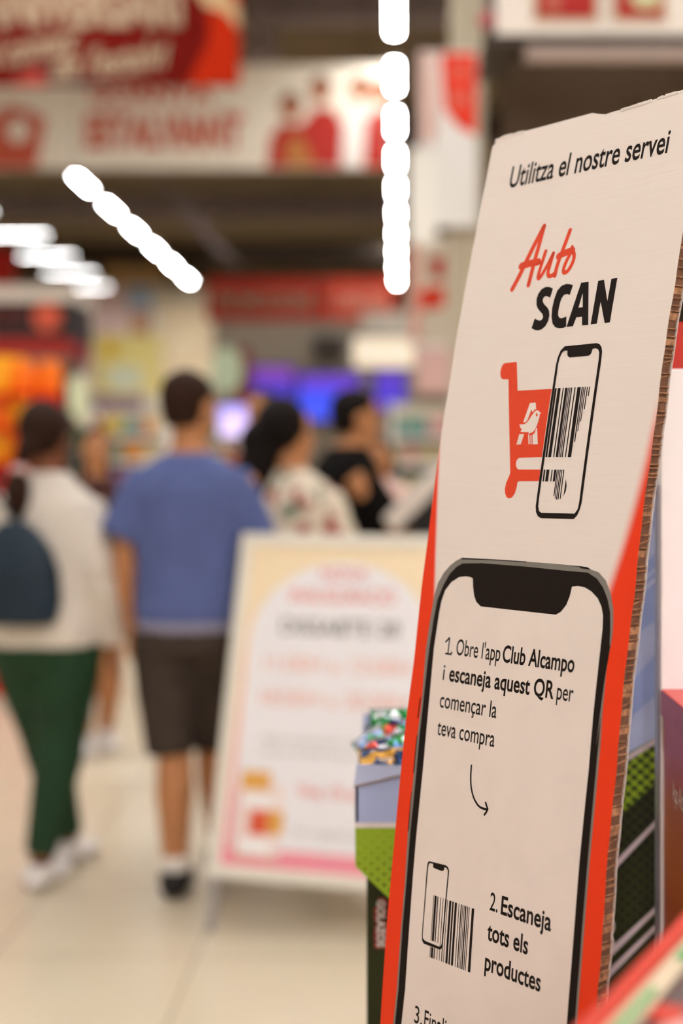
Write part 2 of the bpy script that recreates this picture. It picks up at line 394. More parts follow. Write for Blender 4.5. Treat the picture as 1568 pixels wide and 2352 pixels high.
# SCAN
S_ = [(568,1550),(557,1590),(545,1622),(530,1612),(515,1608),(500,1615),(490,1635),(492,1655),(505,1675),(525,1695),(538,1718),(542,1755),(532,1800),(510,1840),(480,1866),(450,1873),(425,1868),(403,1855),(428,1780),(445,1790),(465,1797),(482,1790),(492,1770),(488,1748),(470,1727),(450,1702),(441,1675),(442,1630),(455,1590),(480,1555),(510,1538),(540,1537)]
C_ = [(723,1524),(697,1600),(680,1592),(655,1598),(635,1625),(622,1665),(610,1720),(608,1755),(618,1775),(635,1779),(655,1772),(672,1763),(670,1843),(648,1853),(615,1856),(585,1848),(565,1820),(557,1770),(562,1700),(578,1630),(602,1565),(635,1528),(670,1514),(700,1516)]
A_ = [(785,1505),(843,1498),(840,1830),(792,1834),(792,1766),(748,1772),(722,1840),(672,1846)]; Ah = [(797,1586),(797,1693),(765,1697)]
N_ = [(916,1490),(961,1483),(987,1645),(1018,1475),(1064,1468),(1006,1810),(966,1815),(935,1650),(906,1820),(858,1826)]
for l in ([S_], [C_], [A_, Ah], [N_]):
    print_('printed_letter', [poly(l, c1)], M_ink)['label'] = 'heavy black italic capital letter'
ch = []
for pts, r in (([(255,1555),(310,1455),(400,1262),(500,1072)], 13), ([(500,1072),(470,1185),(425,1345),(380,1522)], 12), ([(324,1378),(390,1356),(455,1345)], 17),
               ([(455,1345),(470,1350),(478,1356)], 9), ([(512,1264),(482,1360),(452,1455),(458,1478),(480,1450),(530,1365),(571,1280)], 10), ([(571,1280),(545,1370),(527,1430),(535,1456),(560,1452),(585,1428)], 10),
               ([(700,1102),(655,1225),(600,1370),(583,1450)], 11), ([(612,1302),(660,1275),(718,1258)], 16), ([(715,1232),(712,1265),(670,1340),(645,1410),(655,1432),(685,1415),(722,1350),(734,1295),(722,1262)], 10)):
    ch += bstroke(pts, r, c1)
print_('printed_word', ch, M_oink)['label'] = 'orange handwritten word Auto'
# trolley pictogram, bird emblem, phone with bar code
cart = [(195,248),(290,238),(297,460),(560,446),(545,535),(497,870),(484,972),(310,976),(297,985),(286,1003),(283,1030),(289,1052),(302,1066),(472,1067),(460,1156),(305,1157),(294,1170),(290,1200),(275,1250),(255,1280),(232,1290),(212,1280),(200,1250),(198,1215),(208,1170),(225,1130),(238,1100),(240,1080),(226,372),(182,372),(168,360),(163,330),(167,295),(180,262)]
print_('printed_trolley', [poly([cart], c2)], M_oink)['label'] = 'orange shopping trolley pictogram'
bird = [poly([l], c2) for l in (
    [(392,555),(436,552),(440,600),(424,609),(412,628),(404,603),(375,682),(360,703),(340,703)],
    [(420,632),(430,618),(445,611),(458,614),(466,625),(480,632),(467,642),(465,665),(455,698),(445,728),(430,760),(412,780),(390,788),(378,792),(385,780),(352,779),(318,777),(330,757),(318,745),(310,720),(345,718),(366,708),(388,680),(405,652)],
    [(310,795),(347,793),(322,872),(288,875)], [(441,746),(447,745),(452,872),(413,873),(412,800),(428,788)], [(378,800),(386,794),(391,872),(381,872)], [(395,806),(404,800),(406,872),(398,872)])]
print_('printed_emblem', bird, M_pap, 2)['label'] = 'pale bird and letter emblem on the trolley'
print_('printed_emblem_eye', [poly([[(438,636),(446,632),(452,642),(450,656),(443,660),(438,650)]], c2), poly([[(448,637),(452,641),(449,645)]], c2)], M_oink, 3)
phone_o = [(660,118),(905,94),(928,102),(943,125),(947,160),(940,230),(790,1320),(775,1375),(755,1420),(728,1448),(475,1440),(452,1425),(438,1395),(436,1350),(445,1280),(580,340),(592,260),(607,200),(628,150)]
phone_i = [(655,153),(680,151),(680,188),(695,204),(845,190),(862,175),(874,138),(895,133),(915,140),(925,165),(922,210),(770,1320),(760,1370),(735,1406),(480,1400),(461,1385),(455,1350),(462,1290),(598,340),(608,260),(622,205),(638,170)]
print_('printed_phone', [poly([phone_o, phone_i], c2)], M_ink, 2)['label'] = 'small black phone outline with a notch'
bars = []
def bar(x0, x1, ya, yb, sl, cc, yt): return poly([[(x0+sl*(ya-yt), ya), (x1+sl*(ya-yt), ya), (x1+sl*(yb-yt), yb), (x0+sl*(yb-yt), yb)]], cc)
for x, wd in ((585,14),(607,22),(645,8),(664,18),(686,6),(698,6),(710,8),(735,8),(757,26),(790,8),(803,6),(815,6),(830,7),(846,7)):
    yb = min(972, 437+(856-x)/.158)
    bars.append(bar(x, x+wd, 441-.045*(x-585)*1.0, yb, -.14, c2, 437))
for x, wd, yb in ((500,11,1158),(520,22,1158),(560,7,1158),(579,16,1158),(599,7,1270),(611,5,1290),(622,7,1298),(634,7,1297),(650,7,1292)): bars.append(bar(x, x+wd, 1068, yb, -.13, c2, 1068))
bars.append(poly([[(668,1138),(674,1190),(668,1232),(650,1272),(660,1200)]], c2))
print_('printed_barcode', bars, M_ink, 2)['label'] = 'trolley shaped black bar code on the small phone'
# big phone drawn down the lower half
left_o = [c3(*p) for p in ((305,118),(275,142),(240,182),(207,240),(187,310),(171,400),(155,500),(140,610))]+[c5(*p) for p in ((588,40),(560,260),(533,540),(510,770),(490,970),(470,1300),(441,1650),(410,2100),(384,2352))]
right_o = [c3(*p) for p in ((340,99),(500,108),(700,121),(870,134),(1000,148),(1045,156),(1060,166),(1100,180),(1140,225),(1168,300),(1181,380),(1182,450),(1178,520),(1168,590),(1155,650),(1142,740),(1105,1150))]+[c4(*p) for p in ((1140,0),(1112,300),(1062,850),(1022,1350),(997,1671))]
left_b = [c3(*p) for p in ((345,131),(310,150),(272,190),(238,250),(205,330),(183,440),(165,560),(152,660))]+[c5(*p) for p in ((600,40),(575,260),(550,540),(528,770),(507,970),(482,1300),(452,1650),(422,2100),(397,2352))]
right_b = [c3(*p) for p in ((450,129),(700,149),(900,170),(1040,182),(1090,215),(1125,265),(1150,330),(1164,400),(1165,480),(1161,590),(1148,690),(1130,800),(1085,1150))]+[c4(*p) for p in ((1128,0),(1100,300),(1050,850),(1010,1350),(985,1671))]
left_i = [c3(*p) for p in ((402,260),(401,214),(385,206),(360,203),(325,207),(282,235),(248,280),(227,340),(215,400),(185,600))]+[c5(*p) for p in ((645,0),(600,500),(550,1000),(525,1300),(500,1650),(470,2100),(443,2352))]
right_i = [c3(*p) for p in ((408,310),(420,345),(445,370),(862,416),(890,400),(920,362),(940,312),(952,260),(985,256),(1025,265),(1060,287),(1095,325),(1115,370),(1124,420),(1122,490),(1110,600))]+[c4(*p) for p in ((1085,0),(1060,300),(1010,800),(975,1250),(942,1671))]
def close(l, r, zb=-.75, ext=0.0):     # run both sides on below the frame and round the foot
    return list(reversed(l))+r+[(r[-1][0]-.0005, zb), (r[-1][0]-.012, zb-.014+ext), (l[-1][0]+.012, zb-.014+ext), (l[-1][0]+.0005, zb)]
O_, Bk, In = close(left_o, right_o, -.78), close(left_b, right_b, -.777, .003), close(left_i, right_i, -.765, .012)
print_('printed_phone_rim', [tess([O_, Bk])], M_gink, 1)['label'] = 'grey rim of the big printed phone'
print_('printed_phone_bezel', [tess([Bk, In])], M_ink, 1)['label'] = 'black bezel with notch of the big printed phone'
print_('printed_phone_screen', [tess([In])], M_pap, .5)['label'] = 'cream screen of the big printed phone'
M_ink2 = M_ink
print_('printed_phone_button', [poly([[(338,99),(500,107),(700,120),(700,125),(500,112),(340,108)]], c3), poly([[(870,136),(1000,146),(1040,152),(1055,165),(1000,158),(995,150)]], c3), poly([[(1166,585),(1157,592),(1142,700),(1150,690)]], c3)], M_ink, 2)
for l in ([(585,0),(575,15),(558,160),(566,150)], [(560,270),(553,285),(527,555),(536,540)], [(518,675),(513,690),(489,972),(497,960)]):
    print_('printed_phone_button', [poly([l], c5)], M_ink, 2)
ch = bstroke([(428,278),(424,335),(426,400),(442,460),(472,505),(513,515)], 3.6, c4)+bstroke([(505,478),(510,495),(516,513)], 3.6, c4, 1)+bstroke([(516,513),(508,530),(498,543)], 3.6, c4, 1)
print_('printed_arrow', ch, M_ink)['label'] = 'thin curved black arrow'
# little phone over a bar code
po = [(200,793),(290,815),(303,826),(309,846),(306,875),(274,1245),(268,1265),(258,1270),(172,1238),(163,1222),(161,1195),(176,1000),(189,822),(193,802)]
pi_ = [(204,803),(222,808),(222,826),(230,832),(270,847),(280,842),(284,826),(296,832),(302,848),(300,872),(268,1240),(262,1252),(254,1254),(178,1222),(168,1210),(166,1195),(181,1000),(195,830),(198,812)]
ch = [poly([po, pi_], c4)]
print_('printed_phone_icon', ch, M_ink, 2)['label'] = 'small phone icon above a bar code'
ch = []; x = 225
for wd, gap in ((3,3),(11,4),(5,11),(3,10),(3,9),(4,7),(3,9),(11,5),(8,6),(11,10),(3,8),(5,4),(3,5),(3,4),(6,5),(4,5),(3,12),(13,7),(4,5)):
    if x > 445: break
    def yt(x): return 976+(x-225)*.34
    def yb(x): return 1310+(x-225)*.38
    sh = lambda x, t: x-22*t
    def seg(t0, t1): return poly([[(sh(x, t0), yt(x)+(yb(x)-yt(x))*t0), (sh(x+wd, t0), yt(x+wd)+(yb(x+wd)-yt(x+wd))*t0), (sh(x+wd, t1), yt(x+wd)+(yb(x+wd)-yt(x+wd))*t1), (sh(x, t1), yt(x)+(yb(x)-yt(x))*t1)]], c4)
    if x < 268: ch += [seg(0, .73), seg(.83, 1)]
    else: ch.append(seg(0, 1))
    x += wd+gap
print_('printed_barcode', ch, M_ink, 2)['label'] = 'small black striped bar code'

# ------------------------------------------------------------------ collectable-card display behind the standee
def px_poly(pts, Y): return [at(x, y, Y) for x, y in pts]
def on_plane(Y, dy=-.0006): return lambda x, y: at(x, y, Y)+Vector((0, dy, 0))
def pxpoly(l): return tess([l])
M_blue = mat('print_pale_blue', 'aab4d8', .5, vary=.03); M_blue2 = mat('print_mid_blue', '8f9fd0', .5, vary=.03)
M_lime = mat('print_lime', '93ad25', .5, vary=.05, scale=12); M_dgreen = mat('print_dark_green', '2b3010', .5, vary=.2, scale=9); M_dot = mat('print_dot', '37480f', .5); M_ddot = mat('print_dark_dot', '191a0c', .5)
M_stripe = mat('print_stripe', 'cdbcc2', .5)
YD = 1.74
fd = thing('cardboard_display', 'green and pale blue cardboard floor display of sticker packets behind the orange standee', 'display stand', at(1180, 2000, YD).xy.to_3d()+Vector((0, .17, 0)))
f0 = at(842, 2000, YD).x; f1 = at(1514, 2000, YD).x
body = [Vector((f0, YD, 0)), Vector((f1, YD, 0)), Vector((f1, YD, at(0, 1104, YD).z)), at(1430, 1104, YD), at(1000, 1790, YD), Vector((f0, YD, at(0, 1790, YD).z))]
MB().prism(body, (0, .006, 0)).build('side_panel', M_dgreen, fd)
body2 = [p+Vector((0, .32, 0)) for p in body]; MB().prism(body2, (0, .006, 0)).build('side_panel', M_dgreen, fd)
MB().box((f0, YD+.006, .02), (f0+.006, YD+.32, body[5].z)).box((f0+.006, YD+.006, .3), (f1, YD+.32, .306)).build('front_panel', M_dgreen, fd)
MB().box((f1-.006, YD+.006, 0), (f1, YD+.32, body[2].z)).build('header_panel', M_blue, fd)
# the tray that wraps the front at the top
YT = YD-.03
tray = px_poly([(815, 1806), (818, 1757), (1000, 1759), (1000, 2150), (898, 2068), (816, 1990)], YT)
for q in (0, .36): MB().prism([p+Vector((0, q, 0)) for p in tray], (0, .004, 0)).build('tray_side', M_blue, fd)
MB().box(tray[5], tray[0]+Vector((.004, .364, 0))).build('tray_front', M_blue, fd)
zt = tray[1].z
MB().box((tray[1].x+.004, YT+.004, zt-.02), (at(1120, 0, YT).x, YT+.36, zt-.016)).build('tray_floor', M_dgreen, fd)
MB().prism(px_poly([(812, 1806), (819, 1756), (1000, 1759), (1000, 1758)], YT-.003), (0, .002, 0)).prism(px_poly([(1000, 1758), (1000, 1761), (1000, 1764), (930, 1779), (812, 1807)], YT-.003), (0, .002, 0)).build('folded_flap', mat('print_flap', 'b9c0dc', .45), fd)
MB().tube([at(812, 1807, YT-.004), at(930, 1779, YT-.004), at(1000, 1763, YT-.004)], .0008, 6).build('flap_edge', mat('kraft_edge', '9a7d62', .8), fd)
tp = on_plane(YT)
ink('printed_band', [pxpoly([(815, 1893), (1000, 1893), (1000, 2150), (898, 2068), (816, 1990)])], tp, M_lime, fd)
ink('printed_stripe', [pxpoly([(815, 1889), (1000, 1889), (1000, 1901), (815, 1901)])], on_plane(YT, -.001), mat('print_cream', 'ded2cc', .5), fd)
ch = []
for r in range(18):
    for c in range(12):
        x = 824+c*29+(14.5 if r % 2 else 0); y = 1910+r*12.2; rad = 1.2+.25*r+.18*c
        if x < 990 and 1908 < y < 1990+(x-816)*.98-4: ch.append(([(x+rad*math.cos(k*math.pi/5), y+rad*.85*math.sin(k*math.pi/5)) for k in range(10)], [tuple(range(10))]))
ink('printed_dots', ch, on_plane(YT, -.001), M_dot, fd)
# tall side panel seen to the right of the standee
dp = on_plane(YD); dp2 = on_plane(YD, -.0012); dp3 = on_plane(YD, -.0018)
ink('printed_sky', [pxpoly([(1430, 1104), (1514, 1104), (1514, 1690), (1300, 1806), (1200, 1500)])], dp, M_blue, fd)
ink('printed_streaks', [pxpoly(l) for l in ([(1440, 1330), (1514, 1262), (1514, 1420), (1440, 1470)], [(1440, 1225), (1514, 1165), (1514, 1200), (1440, 1262)], [(1420, 1600), (1514, 1490), (1514, 1590), (1420, 1672)])], dp2, M_blue2, fd)
ink('printed_lines', [pxpoly(l) for l in ([(1440, 1384), (1514, 1318), (1514, 1325), (1440, 1392)], [(1440, 1362), (1514, 1296), (1514, 1300), (1440, 1368)])], dp3, mat('print_line', 'c5cde6', .5), fd)
ink('printed_band', [pxpoly([(1300, 1816), (1514, 1690), (1514, 1790), (1300, 1985)])], dp, M_lime, fd)
ch, ch2 = [], []
for r in range(52):
    for c in range(13):
        x = 1330+c*28+(14 if r % 2 else 0); y = 1700+r*12.6-(x-1400)*.05; rad = max(2.6, 9.6-.14*r)
        if x > 1510 or y < 1806+(x-1300)*-.56+14: continue
        (ch if y < 1985-(x-1300)*.911 else ch2).append(([(min(1513, x+rad*math.cos(k*math.pi/6)), y+rad*.82*math.sin(k*math.pi/6)) for k in range(12)], [tuple(range(12))]))
ink('printed_dots', ch, dp2, M_dot, fd); ink('printed_dark_dots', ch2, dp2, M_ddot, fd)
ink('printed_stripe', [pxpoly(l) for l in ([(1300, 1818), (1514, 1690), (1514, 1702), (1300, 1834)], [(1380, 2010), (1514, 1873), (1514, 1887), (1380, 2030)], [(1360, 2215), (1514, 2072), (1514, 2086), (1360, 2238)], [(1360, 2262), (1514, 2112), (1514, 2126), (1360, 2284)])], dp3, M_stripe, fd)
cir = lambda x, y, r: ([(x+r*math.cos(k*math.pi/10), y+r*1.05*math.sin(k*math.pi/10)) for k in range(20)], [tuple(range(20))])
ink('printed_emblem_edge', [cir(1391, 2127, 20), cir(1388, 2165, 21)], on_plane(YD, -.0022), M_pwhite, fd)
ink('printed_emblem', [cir(1391, 2127, 16), cir(1388, 2165, 17)], on_plane(YD, -.0028), mat('print_crimson', 'a3131d', .5), fd)
ink('printed_edge_line', [pxpoly([(1511, 1900), (1514, 1900), (1514, 1935), (1511, 1935)]), pxpoly([(1511, 2050), (1514, 2050), (1514, 2110), (1511, 2110)])], on_plane(YD, -.003), M_orange, fd)
ink('printed_edge_line', [pxpoly([(1511, 1936), (1514, 1936), (1514, 2049), (1511, 2049)])], on_plane(YD, -.003), mat('print_yellow', 'd9a01a', .5), fd)
# the vertical lettering down the left post: white letters with a red outline, reading downwards
gl = glyphs('GOLAZOS', .05, 0, 1.05); x0 = min(v[0] for v in gl[0]); x1 = max(v[0] for v in gl[0])
def vert(gl, g): return ([(866-g+y*(17+2*g), 2066-g+(x-x0)/(x1-x0)*(108+2*g)) for x, y in gl[0]], gl[1])
ink('lettering_outline', [vert(glyphs('GOLAZOS', .13, 0, 1.05), 3)], dp2, mat('letter_red', '9c3a30', .5), fd)
ink('lettering', [vert(gl, 0)], on_plane(YD, -.0022), mat('letter_cream', 'd8cfc6', .5), fd)

# foil packets heaped in the tray
def packet(c, ax, ay, m, m2, seed, label):
    r = random.Random(seed); ax, ay = Vector(ax), Vector(ay); n = ax.cross(ay).normalized(); nx, ny = 12, 10; mb = MB(); c = Vector(c)
    for s in (1, -1):
        for j in range(ny+1):
            for i in range(nx+1):
                a, b_ = i/nx*2-1, j/ny*2-1
                h = .011*max(0, (1-a**4)*(1-abs(b_)**3))+(.0022*math.sin(9*a+3*b_+seed)+.0018*math.sin(13*b_-4*a+seed))*(1-a*a)*(1-b_*b_)*2+ .0004
                mb.v.append(c+ax*a+ay*b_+n*s*h+n*.003*math.sin(a*2.2+seed)*b_)
    m_ = (nx+1)*(ny+1)
    for s in (0, 1):
        for j in range(ny):
            for i in range(nx):
                q = s*m_+j*(nx+1)+i; mb.f.append((q, q+1, q+nx+2, q+nx+1))
    for i in range(nx):
        for j in (0, ny): q = j*(nx+1)+i; mb.f.append((q, q+1, q+1+m_, q+m_))
    for j in range(ny):
        for i in (0, nx): q = j*(nx+1)+i; mb.f.append((q, q+nx+1, q+nx+1+m_, q+m_))
    t = thing('foil_packet', label, 'packet', c, 'foil sticker packets in the tray')
    mb.build('pouch', m, t, smooth=True)
    for s in (-1, 1):   # crimped end seals with teeth
        mb = MB()
        for k in range(10): mb.obox(c+ay*s*1.06+ax*((k-4.5)/5), ax*.1, ay*.07, n*.0006+ax*(.004 if k % 2 else -.004))
        mb.build('crimped_seal', m2, t)
    return t
def foil(name, cols, sc, seed):
    m = bpy.data.materials.new(name); m.use_nodes = True; nt = m.node_tree; b = nt.nodes['Principled BSDF']
    b.inputs['Metallic'].default_value = .45; b.inputs['Roughness'].default_value = .18
    tc = nt.nodes.new('ShaderNodeTexCoord'); v = nt.nodes.new('ShaderNodeTexVoronoi'); v.inputs['Scale'].default_value = sc
    mp = nt.nodes.new('ShaderNodeMapping'); mp.inputs['Location'].default_value = (seed, seed*.7, 0); nt.links.new(tc.outputs['Object'], mp.inputs[0]); nt.links.new(mp.outputs[0], v.inputs['Vector'])
    s = nt.nodes.new('ShaderNodeSeparateColor'); nt.links.new(v.outputs['Color'], s.inputs[0])
    r = nt.nodes.new('ShaderNodeValToRGB'); r.color_ramp.interpolation = 'CONSTANT'
    for i, c in enumerate(cols):
        e = r.color_ramp.elements[i] if i < 2 else r.color_ramp.elements.new(i/len(cols)); e.position = i/len(cols); e.color = (*lin(c), 1)
    nt.links.new(s.outputs[0], r.inputs[0]); nt.links.new(r.outputs[0], b.inputs['Base Color']); return m
fg_ = foil('foil_green', ['1f8a3c', '157032', '1f8a3c', 'dfe6e0', '0f5c2a'], 55, 1); fm = foil('foil_mixed', ['2c8a45', 'c98d2a', '232a55', 'e8e8ee', 'c23a22', '6fa0d8'], 70, 2)
fn = foil('foil_navy', ['10305a', '14406e', '0d6a4a', '10305a', 'd8a040'], 50, 3); fw_ = foil('foil_silver', ['d8dbe8', 'c2cbe4', 'e8e8f0', '8fa4d0', '4aa05a'], 60, 4)
silver = mat('foil_seal', 'c9ccd4', .25, metal=.7)
def pk(x, y, dy, a, w, h, m, m2, seed, label, tilt=.5):
    c = at(x, y, YT+dy); ca, sa = math.cos(a), math.sin(a)
    packet(c, (w*ca, -.1*w, w*sa), (-h*sa, h*tilt, h*ca*(1-tilt*.5)), m, m2, seed, label)
pk(908, 1670, .20, .05, .034, .026, fg_, silver, 1, 'green and white foil packet, highest of the heap in the tray', .35)
pk(925, 1695, .15, -.25, .036, .024, fm, silver, 2, 'crumpled many-coloured foil packet under the green one')
pk(868, 1720, .14, .62, .024, .026, fw_, silver, 3, 'pale silver foil packet leaning at the left end of the tray')
pk(890, 1728, .09, .3, .034, .022, fm, silver, 4, 'foil packet with orange and red marks lying in the tray')
pk(890, 1747, .045, .06, .036, .018, fn, fn, 5, 'dark blue foil packet along the front rim of the tray', .8)
pk(965, 1730, .1, -.2, .036, .024, fg_, silver, 6, 'green foil packet half behind the standee edge')
pl = [o for o in COL.objects if o.name.startswith('foil_packet')][4]
gl = glyphs('FIGURAS', .02, .2); ink('lettering', [fit(gl, 0, 34, 0, 8)], lambda a, b_: at(868+a, 1750-b_-a*.07, YT+.012), mat('letter_white', 'd8dce4', .5), pl)

# ------------------------------------------------------------------ white totem and red box at the right edge
YW = 1.60; xw = at(1516, 0, YW).x
tt = thing('display_totem', 'glossy white display panel standing behind the red box at the right edge', 'display panel', (xw+.25, YW, 0))
MB().box((xw, YW-.004, 0), (xw+.5, YW+.02, at(0, 848, YW).z)).build('panel', mat('gloss_white', 'f3efec', .3, vary=.01), tt, bevel=.002)
MB().box((xw-.0022, YW+.0, 0), (xw-.0003, YW+.022, at(0, 1115, YW).z)).build('edge_profile', mat('grey_profile', '9d9aa2', .35, metal=.4), tt)
MB().box((xw-.002, YW+.021, at(0, 848, YW).z-.0), (xw+.5, YW+.03, at(0, 735, YW).z)).build('red_header', mat('header_red', 'b52a1c', .5), tt)
base(tag(MB().box((xw+.01, YW-.35, 0), (xw+.45, YW-.006, .449)).build('plinth', M_white, bevel=.003), 'white plinth under the red box at the right edge', 'plinth'), (xw+.2, YW-.17, 0))
M_grad = bpy.data.materials.new('height_gradient'); M_grad.use_nodes = True; nt = M_grad.node_tree; b = nt.nodes['Principled BSDF']; b.inputs['Roughness'].default_value = .4  # colour runs with height from dark red through orange to mauve
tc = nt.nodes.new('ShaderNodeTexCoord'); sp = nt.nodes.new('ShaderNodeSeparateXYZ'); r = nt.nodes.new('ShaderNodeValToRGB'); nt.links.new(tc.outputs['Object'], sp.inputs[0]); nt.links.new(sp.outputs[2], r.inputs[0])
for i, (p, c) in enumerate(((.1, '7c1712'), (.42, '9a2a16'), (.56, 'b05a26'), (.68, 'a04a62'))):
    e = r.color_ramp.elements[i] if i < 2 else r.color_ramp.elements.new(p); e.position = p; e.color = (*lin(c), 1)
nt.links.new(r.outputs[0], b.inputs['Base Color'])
zb, zl, zt = .45, at(0, 1641, YW).z, at(0, 1581, YW).z
rb = thing('red_box', 'red and mauve cardboard box with a lid in front of the white panel at right', 'box', (xw+.2, YW-.17, zb))
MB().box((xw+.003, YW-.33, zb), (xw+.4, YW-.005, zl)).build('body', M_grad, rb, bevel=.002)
MB().box((xw, YW-.335, zl+.0005), (xw+.403, YW-.0045, zt)).build('lid', mat('lid_coral', 'd8544e', .4, vary=.03), rb, bevel=.002)
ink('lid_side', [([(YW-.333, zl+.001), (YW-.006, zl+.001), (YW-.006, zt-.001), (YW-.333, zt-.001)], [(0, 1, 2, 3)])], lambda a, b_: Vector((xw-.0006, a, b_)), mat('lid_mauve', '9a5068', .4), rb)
def side(a, b_): return Vector((xw+.0022, YW-.06-a, b_))
ink('lettering', [fit(glyphs('App Alcampo', .004), 0, .095, at(0, 1838, YW-.065).z, .021)], side, mat('letter_pale', 'd9c2b4', .5), rb)
ink('lettering_small', [fit(glyphs('Club'), 0, .012, 0, .003)], lambda a, b_: Vector((xw+.0022, YW-.055-b_, zl-.045+a)), mat('letter_dark', '6a2030', .5), rb)

# ------------------------------------------------------------------ red-rimmed bin in the near right corner
zr = EYE-.31
p0, p1 = onz(1322, 2352, zr), onz(1568, 2095, zr); d = (p1-p0).normalized(); nrm = Vector((d.y, -d.x, 0)); a0 = p0-d*.3; Lb, Wb = .62, .30
bn = thing('display_bin', 'red-rimmed bin with a dark printed top, blurred in the near right corner', 'bin', (a0+d*Lb/2+nrm*Wb/2).xy.to_3d())
def bp_(s, t, z=0): return a0+d*s+nrm*t+Vector((0, 0, z))
M_rim = mat('bin_red', 'c8351f', .45, vary=.03)
MB().hexa([bp_(0, 0, -zr), bp_(Lb, 0, -zr), bp_(Lb, Wb, -zr), bp_(0, Wb, -zr), bp_(0, 0, -.012), bp_(Lb, 0, -.012), bp_(Lb, Wb, -.012), bp_(0, Wb, -.012)]).build('body', M_red, bn)
rim = MB(); rw = .0125
for (s0, t0, s1, t1) in ((0, 0, Lb, rw), (0, Wb-rw, Lb, Wb), (0, rw, rw, Wb-rw), (Lb-rw, rw, Lb, Wb-rw)):
    rim.hexa([bp_(s, t, z) for z in (-.012, 0) for s, t in ((s0, t0), (s1, t0), (s1, t1), (s0, t1))])
rim.build('rim', M_rim, bn, bevel=.002)
def strip(name, s0, s1, t0, t1, z, m): return MB().hexa([bp_(s, t, zz) for zz in (z-.002, z) for s, t in ((s0, t0), (s1, t0), (s1, t1), (s0, t1))]).build(name, m, bn)
strip('cream_strip', rw, Lb-rw, rw, rw+.015, -.004, mat('bin_cream', 'd6c3a4', .45)); strip('green_strip', .44, Lb-rw, rw+.006, rw+.0145, -.0015, mat('bin_green', '58a463', .45))
strip('green_strip', .27, .38, rw+.007, rw+.011, -.0015, MATS['bin_green'])
strip('top_print', rw, Lb-rw, rw+.017, Wb-rw, -.005, mat('bin_brown', '57433f', .35, vary=.15, scale=20)); strip('pink_patch', .2, .345, rw+.03, rw+.075, -.0035, mat('bin_pink', 'd9a094', .4))
strip('red_patch', .335, .36, rw+.018, rw+.035, -.003, M_rim); strip('red_patch', .45, .462, rw+.016, Wb-rw, -.003, M_rim)

# ------------------------------------------------------------------ pavement sign (A-board)
th, ph = math.radians(17), math.radians(15.2)
hv = Vector((math.cos(th), -math.sin(th), 0)); sv = Vector((math.sin(ph)*math.sin(th), math.sin(ph)*math.cos(th), math.cos(ph))); nv = hv.cross(sv)
B0 = at(474, 2014, 4.47); WA, HA = .74, 1.105
ab = thing('pavement_sign', 'white framed pavement sign with a pink and cream poster beside the person in blue', 'sign', (B0+hv*WA/2).xy.to_3d()+Vector((0, .17, 0)))
def AP(a, b_, o=0.0): return B0+hv*a+sv*b_+nv*o
fr = MB(); fw = .042
for a0_, b0_, a1_, b1_ in ((0, 0, WA, fw), (0, HA-fw, WA, HA), (0, fw, fw, HA-fw), (WA-fw, fw, WA, HA-fw)):
    fr.hexa([AP(a, b_, o) for o in (-.012, .010) for a, b_ in ((a0_, b0_), (a1_, b0_), (a1_, b1_), (a0_, b1_))])
fr.build('frame', mat('frame_white', 'e2dacb', .4, vary=.02), ab, bevel=.004)
M_post = mat('poster_cream', 'eae5e6', .3, vary=.01)
MB().hexa([AP(a, b_, o) for o in (-.010, .001) for a, b_ in ((fw, fw), (WA-fw, fw), (WA-fw, HA-fw), (fw, HA-fw))]).build('poster', M_post, ab)
legm = mat('leg_grey', 'a9a4a4', .35, metal=.5)
drop = B0.z/sv.z
for s in (.03, WA-.03):
    MB().tube([AP(s, .02, -.006), AP(s, -drop+.004, -.006)], .014, 8).build('leg', legm, ab)
bv2 = Vector((-.02, 1, 0)).normalized(); topc = AP(0, HA, -.02)
bs_ = Vector((math.sin(th)*.27, math.cos(th)*.27, -topc.z)).normalized(); Lb2 = topc.z/abs(bs_.z)
MB().hexa([topc+hv*a+bs_*b_+nv*o for o in (-.03, -.01) for a, b_ in ((0, 0), (WA, 0), (WA, Lb2*.86), (0, Lb2*.86))]).build('back_panel', MATS['frame_white'], ab)
for s in (.03, WA-.03): MB().tube([topc+hv*s+bs_*Lb2*.85-nv*.02, topc+hv*s+bs_*(Lb2-.012)-nv*.02], .014, 8).build('leg', legm, ab)
for s in (.1, WA-.1): MB().obox(topc+hv*s+Vector((0, 0, .0)), hv*.03, Vector((0, .03, 0)), Vector((0, 0, .008))).build('hinge', legm, ab)
def adec(name, chunks, m, o=.0016): return ink(name, chunks, lambda a, b_: AP(a, b_, o), m, ab)
m_ = .042
arch = [(m_+.03+(WA-2*m_-.06)*t, 0) for t in (0, 1)]
ia, ib = m_+.022, WA-m_-.022; cxa = (ia+ib)/2; ra = (ib-ia)/2
arch = [(ia, .098), (ib, .098)]+[(cxa+ra*math.cos(k*math.pi/24), HA-m_-.05-ra*.85+ra*.85*math.sin(k*math.pi/24)) for k in range(25)]
Mb = bpy.data.materials.new('poster_border'); Mb.use_nodes = True; nt = Mb.node_tree; b = nt.nodes['Principled BSDF']; b.inputs['Roughness'].default_value = .25
tc = nt.nodes.new('ShaderNodeTexCoord'); sp = nt.nodes.new('ShaderNodeSeparateXYZ'); r = nt.nodes.new('ShaderNodeValToRGB'); nt.links.new(tc.outputs['Object'], sp.inputs[0]); nt.links.new(sp.outputs[2], r.inputs[0])
for i, (p, c) in enumerate(((.2, 'ee8fa0'), (.45, 'f0b4ae'), (.8, 'f0c9ac'), (1.0, 'f0d9b4'))):
    e = r.color_ramp.elements[i] if i < 2 else r.color_ramp.elements.new(p); e.position = p; e.color = (*lin(c), 1)
nt.links.new(r.outputs[0], b.inputs['Base Color'])
